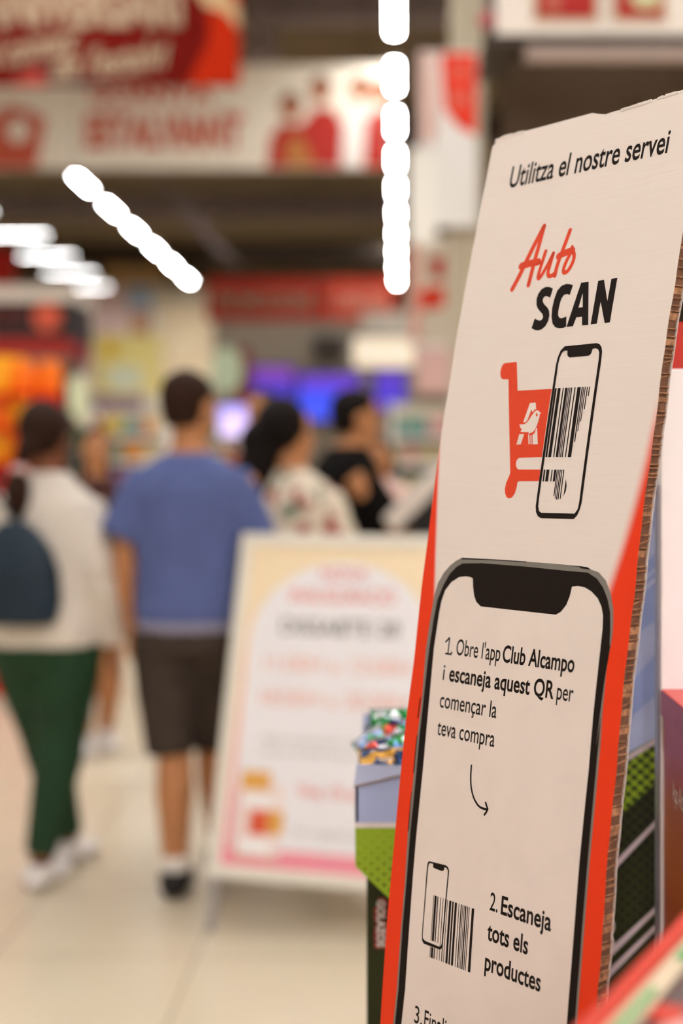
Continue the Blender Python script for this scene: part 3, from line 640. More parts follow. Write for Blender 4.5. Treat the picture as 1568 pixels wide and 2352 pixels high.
adec('printed_border', [tess([[(m_, m_), (WA-m_, m_), (WA-m_, HA-m_), (m_, HA-m_)], arch])], Mb)
M_tr = mat('poster_red_text', 'dd8078', .4); M_tp = mat('poster_pale_text', 'e6b4a6', .4); M_tg = mat('poster_grey_text', '6f6a66', .4); M_tl = mat('poster_light_text', 'bdb4ae', .4)
for s, yy, cp, wd, m in (('NOVA', .955, .042, .16, M_tr), ('INAUGURACIÓ', .88, .046, .36, M_tr), ('DISSABTE 28', .775, .05, .40, M_tg), ('11:00H a 13:00H', .655, .05, .5, M_tp), ('18:00H a 20:00H', .545, .05, .5, M_tp),
                         ('regals i sorpreses per a tota la família', .43, .022, .46, M_tl), ('a la zona de caixes del teu hipermercat', .39, .022, .46, M_tl), ('Vine, t’hi esperem!', .265, .04, .34, M_tr), ('fins a esgotar existències', .15, .02, .34, M_tl)):
    c = cxa+(.075 if yy < .3 else 0); adec('lettering', [fit(glyphs(s, .012), c-wd/2, c+wd/2, yy, cp)], m, .0022)
def rect(a, b_, c, d_): return ([(a, b_), (c, b_), (c, d_), (a, d_)], [(0, 1, 2, 3)])
adec('printed_bottle', [rect(.085, .07, .235, .30)], mat('poster_bottle', 'ead6cf', .4), .0022)
adec('printed_bottle_edge', [rect(.085, .06, .235, .075), rect(.075, .07, .085, .28)], mat('poster_rose', 'd98f86', .4), .0026)
for q in (rect(.085, .275, .185, .335), rect(.19, .145, .24, .215)): adec('printed_label', [q], mat('poster_amber', 'dba24f', .4), .0027)
adec('printed_label_red', [rect(.125, .14, .19, .215)], mat('poster_label_red', 'd65a3e', .4), .0028)
for q in (rect(.1, .08, .2, .125), rect(.1, .225, .2, .265)): adec('printed_label', [q], mat('poster_white', 'efe9e6', .4), .0028)

# ------------------------------------------------------------------ people
def skinned(mbs, name, m, parent, voxel, sm=3):
    """fuse overlapping closed lofts into one continuous skin"""
    mb = MB()
    for q in mbs: mb.add(q.v, q.f)
    me = mb.mesh('fuse'); o = bpy.data.objects.new('fuse', me); COL.objects.link(o)
    r = o.modifiers.new('r', 'REMESH'); r.mode = 'VOXEL'; r.voxel_size = voxel
    s = o.modifiers.new('s', 'SMOOTH'); s.iterations = sm; s.factor = .5
    bpy.context.view_layer.update()
    out = bpy.data.meshes.new_from_object(o.evaluated_get(bpy.context.evaluated_depsgraph_get())); bpy.data.objects.remove(o)
    out.name = name; out.materials.clear(); out.materials.append(m); out.polygons.foreach_set('use_smooth', [True]*len(out.polygons))
    ob = bpy.data.objects.new(name, out); COL.objects.link(ob); ob.parent = parent; return ob
def oring(z, rx, ry, x=0, y=0, n=18, e=2.4):
    out = []
    for k in range(n):
        c, s = math.cos(2*math.pi*k/n), math.sin(2*math.pi*k/n)
        out.append(Vector((x+rx*math.copysign(abs(c)**(2/e), c), y+ry*math.copysign(abs(s)**(2/e), s), z)))
    return out
def stack(rows): return MB().rings([oring(*r) for r in rows])
def hand(wr, d, side, curl=.5):
    """palm, four unequal curled fingers and a thumb from the side; d = pointing direction, side = towards the thumb"""
    wr, d, side = Vector(wr), Vector(d).normalized(), Vector(side); side = (side-d*side.dot(d)).normalized(); n = d.cross(side)
    mbs = [MB().tube([wr-d*.02, wr+d*.01, wr+d*.05, wr+d*.09], [.024, .029, .038, .036], 12, flat=(tuple(n), .42))]
    for i, (o, L) in enumerate(((.028, .072), (.009, .08), (-.010, .074), (-.028, .058))):
        p = wr+d*.08+side*o; a = 0; pts = [p]
        for k in range(3):
            a += curl*(.5+.25*k); p = p+(d*math.cos(a)+n*math.sin(a))*L*(.42, .33, .28)[k]; pts.append(p)
        mbs.append(MB().tube(pts, [.0095, .0092, .0085, .0065], 8))
    t = wr+d*.025+side*.026
    mbs.append(MB().tube([t-side*.012, t+side*.016+d*.018, t+side*.026+d*.045+n*.012, t+side*.022+d*.068+n*.02], [.012, .012, .0105, .008], 8)); return mbs
def limb(a, b, c, r): # three joints with a muscle swell between them
    a, b, c = Vector(a), Vector(b), Vector(c)
    return MB().tube([a, a.lerp(b, .35), b.lerp(a, .1), b.lerp(c, .12), b.lerp(c, .38), c], r, 12)
def foot(an, yaw, L=.25):
    an = Vector(an); f = Vector((math.sin(yaw), math.cos(yaw), 0)); dn = Vector((0, 0, -an.z+.03))
    return MB().tube([an-f*.055+dn, an-f*.02+dn*.85, an+f*.05+dn*.9, an+f*.12+dn, an+f*(L-.06)+dn*1.05], [.028, .042, .042, .044, .026], 12, flat=((0, 0, 1), .72))
HEAD = [(1.512, .03, .035, 0, .045), (1.535, .047, .058, 0, .03), (1.565, .058, .078, 0, .017), (1.60, .068, .091, 0, .007), (1.645, .075, .098, 0, 0), (1.685, .075, .098, 0, -.002), (1.72, .062, .082, 0, -.004), (1.742, .036, .048, 0, -.005), (1.75, .012, .016, 0, -.005)]
def person(label, loc, yaw, H, skin, hairm, torso, arms, legs, parts, hair='short', hyaw=0, hoff=(0, 0, 0), voxel=.009, group=None):
    """torso rows (z, rx, ry, x, y); arms: (shoulder, elbow, wrist, hand direction, thumb side); legs: (hip, knee, ankle, foot yaw)"""
    t = thing('person', label, 'person', loc, group)
    ho = Vector(hoff)
    def hp(v): v = Vector(v)-Vector((0, 0, 1.5)); return Matrix.Rotation(hyaw, 3, 'Z') @ v+Vector((0, 0, 1.5))+ho
    hd = MB().rings([[hp(v) for v in oring(*r, e=2.1)] for r in HEAD])
    nose = MB().rings([[hp(v) for v in oring(*r, n=8)] for r in ((1.595, .013, .012, 0, .098), (1.603, .015, .017, 0, .102), (1.625, .010, .012, 0, .098), (1.65, .007, .008, 0, .092))])
    lips = MB(); lips.ell(hp((0, .09, 1.568)), (.022, .012, .009), 10, 7)
    ears = [MB().ell(hp((s*.077, -.008, 1.625)), (.009, .02, .031), 10, 7) for s in (-1, 1)]
    neck = MB().tube([Vector((0, torso[-1][4] if len(torso[-1]) > 4 else 0, torso[-1][0]-.03)), Vector((0, 0, 1.5))+ho*.8, Vector((0, 0, 1.56))+ho], [.06, .054, .055], 14)
    body = [hd, nose, lips, neck, stack(torso)]+ears
    for a in arms: body.append(limb(a[0], a[1], a[2], [.052, .05, .042, .042, .04, .026])); body += hand(a[2], a[3], a[4])
    for l in legs: body.append(limb(l[0], l[1], l[2], [.088, .083, .06, .06, .066, .04])); body.append(foot(l[2], l[3]))
    objs = [skinned(body, 'body', skin, t, voxel)]
    for s in (-1, 1):
        e = MB().ell(hp((s*.031, .084, 1.637)), (.012, .009, .009), 10, 7).build('eye', mat('eye_white', 'cfc6bd', .3), None); objs.append(e)
        MB().ell(hp((s*.031, .0905, 1.637)), (.005, .004, .005), 8, 6).build('pupil', M_hair, e)
        objs.append(MB().tube([hp((s*.015, .094, 1.656)), hp((s*.03, .094, 1.662)), hp((s*.05, .08, 1.655))], .004, 6).build('eyebrow', hairm, None))
    # hair cap: the skull behind and above the hairline
    hr = [MB().rings([[hp(Vector((v.x*1.07, min(v.y*1.09-.008, yl), v.z*1.0))) for v in oring(*r, e=2.1)] for r, yl in ((((1.565, .056, .074, 0, -.004)), -.035), ((1.60, .067, .089, 0, 0), -.015), ((1.645, .076, .099, 0, 0), .005), ((1.685, .077, .099, 0, 0), .06), ((1.725, .064, .084, 0, -.004), .09), ((1.75, .038, .05, 0, -.005), .1), ((1.763, .012, .016, 0, -.005), .1))])]
    if hair == 'tail':
        hr.append(MB().ell(hp((0, -.022, 1.66)), (.092, .112, .108))); hr.append(MB().tube([hp((0, -.075, 1.62)), hp((-.008, -.12, 1.57)), hp((-.014, -.135, 1.52)), hp((-.016, -.14, 1.49)), hp((-.018, -.15, 1.45)), hp((-.018, -.15, 1.39)), hp((-.018, -.145, 1.32))], [.055, .038, .024, .034, .052, .046, .014], 12))
    if hair == 'long':
        hr.append(MB().tube([hp((0, -.035, 1.70)), hp((0, -.055, 1.62)), hp((0, -.07, 1.52)), hp((0, -.085, 1.40)), hp((0, -.09, 1.30))], [.07, .088, .09, .085, .04], 14, flat=((0, 1, 0), .7)))
    if hair == 'bun':
        hr += [MB().ell(hp((0, -.022, 1.665)), (.105, .12, .118)), MB().ell(hp((0, -.105, 1.60)), (.085, .075, .09)), MB().tube([hp((0, -.08, 1.6)), hp((0, -.12, 1.5)), hp((0, -.125, 1.38)), hp((0, -.12, 1.27))], [.08, .08, .066, .03], 12)]
    objs.append(skinned(hr, 'hair', hairm, t, .012))
    for name, mbs, m in parts:
        objs.append(skinned(mbs, name, m, t, .014, 4))
    M = Matrix.Rotation(yaw, 4, 'Z') @ Matrix.Scale(H/1.75, 4)
    def place(o):
        if o.type == 'MESH': o.data.transform(M)
        for c in o.children: place(c)
    for o in objs: o.parent = t; place(o)
    return t
def sleeve(a, b, r, f=1.0): a, b = Vector(a), Vector(b); return MB().tube([a, a.lerp(b, .3), a.lerp(b, .7), a.lerp(b, f)], r, 14)
def shoe(l, m=None):
    an = Vector(l[2]); y = l[3]; f = Vector((math.sin(y), math.cos(y), 0)); dn = Vector((0, 0, -an.z+.034))
    return [MB().tube([an-f*.075+dn, an-f*.045+dn*.98, an+f*.03+dn, an+f*.12+dn*1.0, an+f*.185+dn*1.05, an+f*.215+dn*1.1], [.030, .046, .05, .053, .043, .022], 14, flat=((0, 0, 1), .68)),
            MB().tube([an+dn*.85-f*.012, an-f*.012], [.056, .052], 12)]
def sock(l): an = Vector(l[2]); k = Vector(l[1]); return [MB().tube([an+Vector((0, 0, -.02)), an.lerp(k, .12)], [.05, .047], 12)]
TM = [(.84, .155, .11), (.92, .165, .12), (1.02, .15, .11), (1.15, .155, .115), (1.28, .18, .12), (1.38, .185, .11), (1.44, .14, .085), (1.48, .075, .068), (1.5, .058, .06)]
M_bluet = mat('shirt_blue', '525d8c', .85, vary=.06, scale=14); M_short = mat('shorts_brown', '3a2f28', .85, vary=.25, scale=10)

# the man in the blue T-shirt, walking away
la = ((-.175, 0, 1.40), (-.212, -.03, 1.13), (-.20, .03, .89), (.05, .05, -1), (.3, 1, 0)); raa = ((.175, .02, 1.40), (.208, .07, 1.13), (.20, .14, .90), (-.05, .1, -1), (-.3, 1, 0))
ll = ((-.085, 0, .90), (-.05, .01, .50), (-.035, -.05, .09), -.05); rl = ((.085, 0, .90), (.055, .14, .52), (.075, .20, .10), .1)
TS = [(.905, .168, .128), (.93, .183, .142), (1.0, .182, .138), (1.1, .178, .13), (1.25, .190, .132), (1.36, .203, .128), (1.42, .178, .108), (1.46, .115, .085), (1.485, .07, .068)]
person('person walking away in a blue T-shirt and dark knee length shorts', at(433, 1085, 4.85).xy.to_3d(), -.05, 1.77, M_skin, M_hair2, TM, (la, raa), (ll, rl),
       [('t_shirt', [stack(TS), sleeve((-.13, 0, 1.405), (-.222, -.03, 1.19), [.075, .082, .082, .082]), sleeve((.13, .01, 1.405), (.22, .06, 1.18), [.075, .082, .082, .082])], M_bluet),
        ('shirt_hem', [stack([(.88, .172, .132), (.90, .178, .137), (.925, .178, .137)])], mat('hem_grey_lilac', '8b879c', .85)),
        ('shorts', [stack([(.80, .17, .125), (.86, .176, .132), (.90, .172, .128), (.95, .165, .12)]), MB().tube([Vector(ll[0])+Vector((0, 0, -.03)), Vector(ll[0]).lerp(Vector(ll[1]), .55)+Vector((-.012, 0, 0)), Vector(ll[1])+Vector((-.01, -.005, -.035))], [.112, .102, .085], 14), MB().tube([Vector(rl[0])+Vector((0, 0, -.03)), Vector(rl[0]).lerp(Vector(rl[1]), .55), Vector(rl[1])+Vector((.005, 0, -.045))], [.112, .102, .085], 14)], M_short),
        ('shoe', shoe(ll), mat('shoe_black', '1c1716', .6)), ('shoe', shoe(rl), MATS['shoe_black']), ('sock', sock(ll), M_pwhite), ('sock', sock(rl), M_pwhite)], hyaw=-.45)

# the woman with the ponytail, navy backpack on her back
lw = ((-.165, 0, 1.38), (-.25, -.03, 1.12), (-.26, .05, .87), (0, .1, -1), (.3, 1, 0)); rw_ = ((.165, 0, 1.38), (.225, -.04, 1.12), (.235, .05, .88), (-.05, .1, -1), (-.3, 1, 0))
lwl = ((-.08, 0, .88), (-.045, .12, .50), (.005, .24, .10), .15); rwl = ((.085, 0, .88), (.06, -.01, .50), (.0, -.06, .09), .12)
M_shirtw = mat('shirt_cream', 'd6cabd', .85, vary=.05, scale=8); M_green = mat('trousers_green', '1a371f', .8, vary=.18, scale=7)
TW = [(.84, .165, .125), (.92, .17, .13), (1.02, .14, .11), (1.15, .145, .11), (1.28, .17, .115), (1.38, .165, .105), (1.43, .12, .08), (1.48, .068, .062), (1.5, .054, .056)]
wl = at(105, 1085, 4.94).xy.to_3d()
person('person with a dark ponytail in a cream shirt and green trousers, walking away', wl, -.1, 1.67, M_skin2, M_hair2, TW, (lw, rw_), (lwl, rwl),
       [('shirt', [stack([(.865, .20, .15), (.9, .21, .16), (1.0, .20, .155), (1.12, .19, .145), (1.28, .20, .14), (1.37, .20, .13), (1.42, .165, .11), (1.46, .11, .085), (1.50, .085, .08)]), sleeve((-.13, 0, 1.38), lw[1], [.085, .088, .082, .075]), sleeve(lw[1], lw[2], [.075, .07, .06, .055]), sleeve((.13, 0, 1.38), rw_[1], [.085, .088, .082, .075]), sleeve(rw_[1], rw_[2], [.075, .07, .06, .055])], M_shirtw),
        ('hair_tie', [MB().ell(Matrix.Rotation(-.25, 3, 'Z') @ Vector((-.014, -.14, 1.505)), (.04, .034, .03))], mat('tie_rose', 'c9a39c', .8)),
        ('trousers', [stack([(.78, .17, .13), (.85, .205, .155), (.90, .195, .15), (.95, .165, .125)]), limb(lwl[0], lwl[1], Vector(lwl[2])+Vector((0, 0, .02)), [.132, .124, .09, .086, .078, .054]), limb(rwl[0], rwl[1], Vector(rwl[2])+Vector((0, 0, .03)), [.132, .124, .09, .088, .08, .056])], M_green),
        ('shoe', shoe(lwl), mat('shoe_white', 'd8d0ca', .6)), ('shoe', shoe(rwl), MATS['shoe_white'])], hair='tail', hyaw=-.25)
bp0 = wl+Vector((-.055, -.20, .035))
bk = thing('backpack', 'navy drawstring backpack hanging on the back of the ponytailed person', 'backpack', (bp0.x, bp0.y, bp0.z+.89))
skinned([MB().rings([[v+bp0 for v in oring(*r, n=20, e=2.6)] for r in ((.885, .12, .03), (.90, .145, .05), (.97, .158, .062), (1.06, .152, .062), (1.14, .125, .05), (1.20, .08, .035), (1.235, .04, .02))])], 'pouch', mat('bag_navy', '172734', .6, vary=.2, scale=9), bk, .012, 3).data.transform(Matrix.Translation(-bk.location))
for x in (-.13,):
    MB().tube([bp0+Vector((0, 0, 1.235)), bp0+Vector((x*.6, .03, 1.33)), bp0+Vector((x+.05, .12, 1.40))], .006, 8).build('strap', mat('strap_dark', '20262c', .6), bk)

# woman in the flowered blouse, seen from behind
M_flor = bpy.data.materials.new('blouse_flowered'); M_flor.use_nodes = True; nt = M_flor.node_tree; b = nt.nodes['Principled BSDF']; b.inputs['Roughness'].default_value = .8
tc = nt.nodes.new('ShaderNodeTexCoord'); v = nt.nodes.new('ShaderNodeTexVoronoi'); v.inputs['Scale'].default_value = 24; nt.links.new(tc.outputs['Object'], v.inputs['Vector'])
s = nt.nodes.new('ShaderNodeSeparateColor'); nt.links.new(v.outputs['Color'], s.inputs[0]); r = nt.nodes.new('ShaderNodeValToRGB'); r.color_ramp.interpolation = 'CONSTANT'
for i, (p, c) in enumerate(((0, 'd6c6b0'), (.42, '9c3a34'), (.62, 'd6c6b0'), (.82, '5f6f58'), (.92, 'd8ccb8'))):
    e = r.color_ramp.elements[i] if i < 2 else r.color_ramp.elements.new(p); e.position = p; e.color = (*lin(c), 1)
nt.links.new(s.outputs[0], r.inputs[0]); nt.links.new(r.outputs[0], b.inputs['Base Color'])
al = ((-.16, 0, 1.38), (-.2, .02, 1.12), (-.12, .2, 1.0), (.3, 1, 0), (0, 0, 1)); ar = ((.16, 0, 1.38), (.21, .03, 1.12), (.16, .24, 1.02), (0, 1, .1), (-.3, 0, 1))
sl = ((-.085, 0, .9), (-.085, .01, .5), (-.09, 0, .09), 0); sr = ((.085, 0, .9), (.085, .02, .5), (.09, .03, .09), 0)
M_jean = mat('trousers_navy', '25283a', .8, vary=.15, scale=9)
def trousers(a, b_): return [stack([(.80, .165, .122), (.86, .17, .13), (.93, .165, .125), (.97, .155, .12)])]+[limb(q[0], q[1], Vector(q[2])+Vector((0, 0, -.02)), [.105, .1, .078, .076, .072, .058]) for q in (a, b_)]
def top(m=0): return [stack([(.90, .178, .135), (.95, .18, .138), (1.05, .168, .128), (1.18, .172, .128), (1.3, .188, .13), (1.37, .19, .125), (1.42, .16, .105), (1.46, .10, .08), (1.485, .07, .066)])]
person('black haired person in a cream flowered blouse standing behind the pavement sign', at(668, 1085, 5.35).xy.to_3d(), -.35, 1.70, M_skin, M_hair, TW, (al, ar), (sl, sr),
       [('blouse', top()+[sleeve((-.13, 0, 1.38), al[1], [.08, .085, .085, .08], .9), sleeve((.13, 0, 1.38), ar[1], [.08, .085, .085, .08], .9)], M_flor), ('trousers', trousers(sl, sr), M_jean), ('shoe', shoe(sl), MATS['shoe_black']), ('shoe', shoe(sr), MATS['shoe_black'])], hair='bun', hyaw=-.9, hoff=(-.02, .0, -.01))
# man in black, bent over the scanner desk, arms forward
bl = ((-.18, .03, 1.36), (-.2, .26, 1.16), (-.10, .46, 1.2), (.3, 1, .05), (.6, 0, .8)); br_ = ((.18, .03, 1.36), (.22, .2, 1.12), (.08, .42, 1.14), (-.2, 1, .1), (-.6, 0, .8))
M_black = mat('shirt_black', '0d0b09', .9, vary=.2, scale=12, spec=.08)
person('person in a black T-shirt with both forearms stretched out to the right', at(765, 1085, 6.2).xy.to_3d(), -1.25, 1.82, M_skin, M_hair, [(z_, a, b_, 0, max(0, z_-.95)*.12) for z_, a, b_ in TM], (bl, br_), (sl, sr),
       [('t_shirt', [stack([(z_, a+.008, b_+.012, 0, max(0, z_-.95)*.12) for z_, a, b_ in TS]), sleeve((-.13, .05, 1.38), bl[1], [.08, .085, .085, .08], .92), sleeve((.13, .05, 1.38), br_[1], [.08, .085, .085, .08], .92)], M_black),
        ('shorts', [stack([(.80, .17, .125), (.86, .176, .132), (.95, .168, .124)]), MB().tube([sl[0], sl[1]], [.108, .09], 14), MB().tube([sr[0], sr[1]], [.108, .09], 14)], M_short), ('shoe', shoe(sl), MATS['shoe_black']), ('shoe', shoe(sr), MATS['shoe_black'])], hyaw=0, hoff=(0, .10, -.03))
# person facing the camera beside him, bent head
fl = ((-.16, 0, 1.38), (-.22, .06, 1.12), (-.1, .26, 1.08), (.5, 1, 0), (0, 0, 1)); fr_ = ((.16, 0, 1.38), (.22, .06, 1.12), (.1, .26, 1.08), (-.5, 1, 0), (0, 0, 1))
person('dark haired person in a pale pink top facing this way beside the person in black', at(872, 1085, 7.7).xy.to_3d(), math.pi-.3, 1.66, M_skin, M_hair, TW, (fl, fr_), (sl, sr),
       [('top', top()+[sleeve((-.13, 0, 1.38), fl[1], [.075, .08, .08, .07]), sleeve((.13, 0, 1.38), fr_[1], [.075, .08, .08, .07])], mat('top_pink', 'd8b3a6', .85)), ('trousers', trousers(sl, sr), M_jean), ('shoe', shoe(sl), MATS['shoe_black']), ('shoe', shoe(sr), MATS['shoe_black'])], hair='long', hoff=(0, .03, -.05))
# the walker half hidden between the two in front, white shoes
kl = ((-.08, 0, .88), (-.07, .1, .5), (-.05, -.02, .10), 0); kr = ((.08, 0, .88), (.07, -.02, .5), (.08, .1, .1), 0)
dl_ = ((-.16, 0, 1.38), (-.2, .0, 1.12), (-.19, .1, .88), (0, .1, -1), (.3, 1, 0)); dr_ = ((.16, 0, 1.38), (.2, .0, 1.12), (.19, .1, .88), (0, .1, -1), (-.3, 1, 0))
person('long haired person in a dark dress and white shoes walking this way behind the couple', at(222, 1085, 7.35).xy.to_3d(), math.pi+.35, 1.66, M_skin, M_hair, TW, (dl_, dr_), (kl, kr),
       [('dress', top()+[stack([(.70, .21, .16), (.8, .2, .155), (.9, .185, .14), (.97, .175, .135)]), sleeve((-.13, 0, 1.38), dl_[1], [.075, .078, .075, .07], .6), sleeve((.13, 0, 1.38), dr_[1], [.075, .078, .075, .07], .6)], mat('dress_dark', '3d1d16', .85)), ('shoe', shoe(kl), MATS['shoe_white']), ('shoe', shoe(kr), MATS['shoe_white'])], hair='long')
person('short haired person in a rust top far behind the flowered blouse', at(602, 1085, 8.3).xy.to_3d(), math.pi-.5, 1.90, M_skin, M_hair2, TM, (dl_, dr_), (sl, sr),
       [('top', top()+[sleeve((-.13, 0, 1.38), dl_[1], [.075, .08, .08, .075], .6), sleeve((.13, 0, 1.38), dr_[1], [.075, .08, .08, .075], .6)], mat('top_rust', '8a4a36', .85)), ('trousers', trousers(sl, sr), M_jean), ('shoe', shoe(sl), MATS['shoe_black']), ('shoe', shoe(sr), MATS['shoe_black'])])

# ------------------------------------------------------------------ hanging banners
def panel(name, x0, y0, x1, y1, Y, m, parent=None, th=.02, dy=0.0):
    return MB().box(at(x0, y0, Y)+Vector((0, dy, 0)), at(x1, y1, Y)+Vector((0, th+dy, 0))).build(name, m, parent)
def flat(name, loops, Y, m, parent, lvl=1): return ink(name, [tess([l]) for l in loops], lambda x, y: at(x, y, Y)+Vector((0, -.004*lvl, 0)), m, parent)
def disc(x, y, r, n=20, k=1.0): return [(x+r*math.cos(2*math.pi*i/n), y+r*k*math.sin(2*math.pi*i/n)) for i in range(n)]
def words(s, x0, x1, yb, cap, Y, m, parent, lvl=2, weight=.02, slope=0.0, shear=0.0):
    g = fit(glyphs(s, weight, shear), x0, x1, 0, cap, slope); return ink('lettering', [([(x, yb-y) for x, y in g[0]], g[1])], lambda x, y: at(x, y, Y)+Vector((0, -.004*lvl, 0)), m, parent)
def wires(t, xs, y, Y):
    for x in xs: p = at(x, y, Y); MB().tube([p+Vector((0, .01, 0)), Vector((p.x, Y+.01, ZC))], .004, 6).build('wire', M_dark, t)
M_cloth = mat('banner_cream', '9c856c', .8, vary=.03); M_bred = mat('banner_dark_red', '5f0a04', .9, vary=.05, spec=.1); M_bor = mat('banner_orange_red', 'a82406', .9, spec=.1)
Y = 11.5
t = thing('hanging_banner', 'dark red hanging banner with white capitals and handwriting at the top left', 'banner', at(200, 200, Y)+Vector((0, .01, 0)))
panel('cloth', -330, -230, 550, 197, Y, M_bred, t)
flat('printed_corner', [[(470, -230), (549, -230), (549, 196), (430, 196), (480, 90)]], Y, M_bor, t); flat('printed_corner', [[(440, -40), (500, -40), (549, 20), (549, 70), (520, 30), (470, 14)]], Y, mat('banner_sand', 'b99a70', .6), t, 2)
flat('printed_triangle', [[(20, 196), (98, 150), (118, 196)]], Y, mat('banner_rose', 'a3392c', .6), t); flat('printed_wedge', [[(90, 150), (250, 196), (110, 196)]], Y, mat('banner_maroon', '3c0a07', .6), t)  # rose triangle and the maroon wedge next to it
words('ANIVERSARI', -52, 418, 56, 88, Y, M_cloth, t, 2, .05); words('el comerç', -40, 180, 160, 64, Y, M_cloth, t, 2, .03, .19, .3); words("de l'estalvi", 118, 388, 188, 62, Y, M_cloth, t, 2, .03, .13, .3)
wires(t, (-200, 500), -230, Y)
Y = 16.5
t = thing('hanging_banner', 'long cream hanging banner with red words and printed people under the dark red one', 'banner', at(360, 388, Y)+Vector((0, .01, 0)))
panel('cloth', -220, 148, 892, 388, Y, mat('banner_white', 'eee2cf', .75, vary=.03), t)
M_faded = mat('banner_faded_red', 'c0543c', .6); M_preds = mat('print_person_red', 'b02a20', .6); M_pskin = mat('print_skin', 'a86a48', .6); M_phair = mat('print_hair', '4a3022', .6)
flat('printed_house', [[(-60, 300), (20, 240), (62, 252), (106, 272), (84, 386), (-60, 386)]], Y, M_faded, t); flat('printed_disc', [disc(42, 300, 26)], Y, MATS['banner_white'], t, 2)
words('GUANYA', 205, 490, 236, 44, Y, M_faded, t, 2, .04); words('ESTALVIANT', 196, 558, 338, 72, Y, M_faded, t, 2, .05)
flat('printed_person', [[(612, 384), (622, 310), (645, 285), (690, 285), (715, 330), (728, 384)]], Y, M_preds, t, 1); flat('printed_person', [[(700, 384), (690, 290), (722, 250), (765, 250), (790, 290), (790, 384)]], Y, M_preds, t, 2)
flat('printed_person', [[(782, 384), (788, 280), (815, 245), (850, 245), (862, 384)]], Y, M_pwhite, t, 3); flat('printed_person', [[(835, 384), (842, 275), (868, 250), (890, 260), (890, 384)]], Y, M_preds, t, 4)
flat('printed_apron', [[(655, 384), (660, 320), (690, 310), (725, 384)]], Y, mat('print_amber', 'b5733a', .6), t, 3)
for x, y, r in ((668, 250, 22), (736, 210, 21), (828, 208, 20), (872, 215, 19)):
    flat('printed_hair', [disc(x, y-12, r*1.15)], Y, M_phair, t, 5); flat('printed_face', [disc(x, y, r, 20, 1.25)], Y, M_pskin, t, 6)
wires(t, (-150, 840), 148, Y)
Y = 24
for x0, x1, s, lab, mm in ((474, 738, 'PROMOCIONS', 'far red banner with white capitals left of the upright light row', 'bn1'), (746, 908, 'OFERTES', 'shorter far red banner touching the foot of the upright light row', 'bn2')):
    t = thing('hanging_banner', lab, 'banner', at((x0+x1)/2, 735, Y)+Vector((0, .01, 0)), 'far red banners')
    panel('cloth', x0, 638, x1, 736, Y, mat('far_banner_red', 'b02a1c', .6) if mm == 'bn1' else mat('far_banner_bright', 'c63c26', .6), t)
    words(s, x0+18, x1-18, 712, 40, Y, M_cloth if mm == 'bn1' else mat('far_text_pink', 'd98f78', .6), t, 2, .03); wires(t, (x0+20, x1-20), 638, Y)
t = thing('hanging_sign', 'small red hanging sign at the left edge among the level strip lights', 'sign', at(0, 655, 24.5)); panel('board', -90, 572, 34, 655, 24.5, M_red, t); wires(t, (-40, 20), 572, 24.5)

# ------------------------------------------------------------------ pillar, posters and gantry at upper right
Y = 9.2
struct('wall_pillar', MB().box((at(1038, 0, Y).x, Y, 0), (at(1112, 0, Y).x, Y+.4, ZC)), mat('pillar_grey', 'b5a992', .7))
t = thing('pillar_poster', 'tall white poster with an orange red shape hanging before the pillar', 'poster', at(1030, 520, Y-.05))
panel('board', 962, 118, 1096, 520, Y-.06, M_white, t); flat('printed_shape', [[(1012, 122), (1094, 122), (1094, 312), (1052, 292), (1020, 250)]], Y-.06, mat('poster_orange', 'e0300c', .6), t)
flat('printed_stripe', [[(964, 122), (1000, 122), (1008, 300), (985, 330), (964, 330)]], Y-.06, mat('poster_blush', 'dcb8ac', .6), t); [flat('printed_mark', [q], Y-.06, mat('poster_soft_red', 'd9735f', .6), t, 2) for q in (disc(1058, 165, 14), disc(1055, 228, 16))]; wires(t, (980, 1080), 118, Y-.06)
t = thing('pillar_poster', 'bright white lower poster left of the pillar, under the orange one', 'poster', at(985, 520, 8.6)); panel('board', 940, 350, 1002, 560, 8.6, mat('poster_bright', 'f2ede2', .5), t); panel('top_rail', 938, 340, 1004, 352, 8.59, M_white, t); wires(t, (950, 995), 340, 8.6)
t = thing('hanging_sign', 'white square sign with red blocks beside the standee, below the posters', 'sign', at(985, 715, 10)); panel('board', 938, 545, 1062, 790, 10, mat('sign_ivory', 'd6cab6', .6), t)
flat('printed_block', [[(985, 590), (1022, 590), (1016, 640), (994, 640)]], 10, M_red, t); flat('printed_block', [[(962, 665), (1020, 655), (1020, 705), (966, 712)]], 10, M_orange, t); flat('printed_stripe', [[(940, 560), (960, 560), (966, 780), (944, 780)]], 10, mat('sign_pink', 'd79a8c', .6), t); wires(t, (950, 1050), 545, 10)
Y = 7
t = thing('checkout_gantry', 'dark brown overhead gantry at the top right behind the standee', 'gantry', at(1350, 80, Y)+Vector((0, .2, 0)))
panel('beam', 1110, 80, 1800, 104, Y, M_dark, t, .3); panel('back_board', 1150, 104, 1800, 430, Y+.6, mat('gantry_brown', '4a3827', .7), t, .04)
MB().box((at(1112, 0, Y).x, Y+.3, at(0, 104, Y).z), (at(1180, 0, Y).x, Y+.64, at(0, 80, Y).z)).build('bracket', M_dark, t)
for x in (1130, 1700): MB().box(at(x, 80, Y)+Vector((0, .1, 0)), Vector((at(x+22, 0, Y).x, Y+.2, ZC))).build('hanger', M_dark, t)
t = thing('tube_lamp', 'switched off white tube lamp under the dark gantry', 'lamp', at(1390, 125, Y)); MB().tube([at(1205, 122, Y+.05), at(1760, 122, Y+.05)], .045, 12).build('tube', mat('tube_off', 'b8a59e', .4), t)
for x in (1210, 1500, 1755): MB().tube([at(x, 122, Y+.05), at(x, 104, Y+.05)], .02, 8).build('clip', M_dark, t)
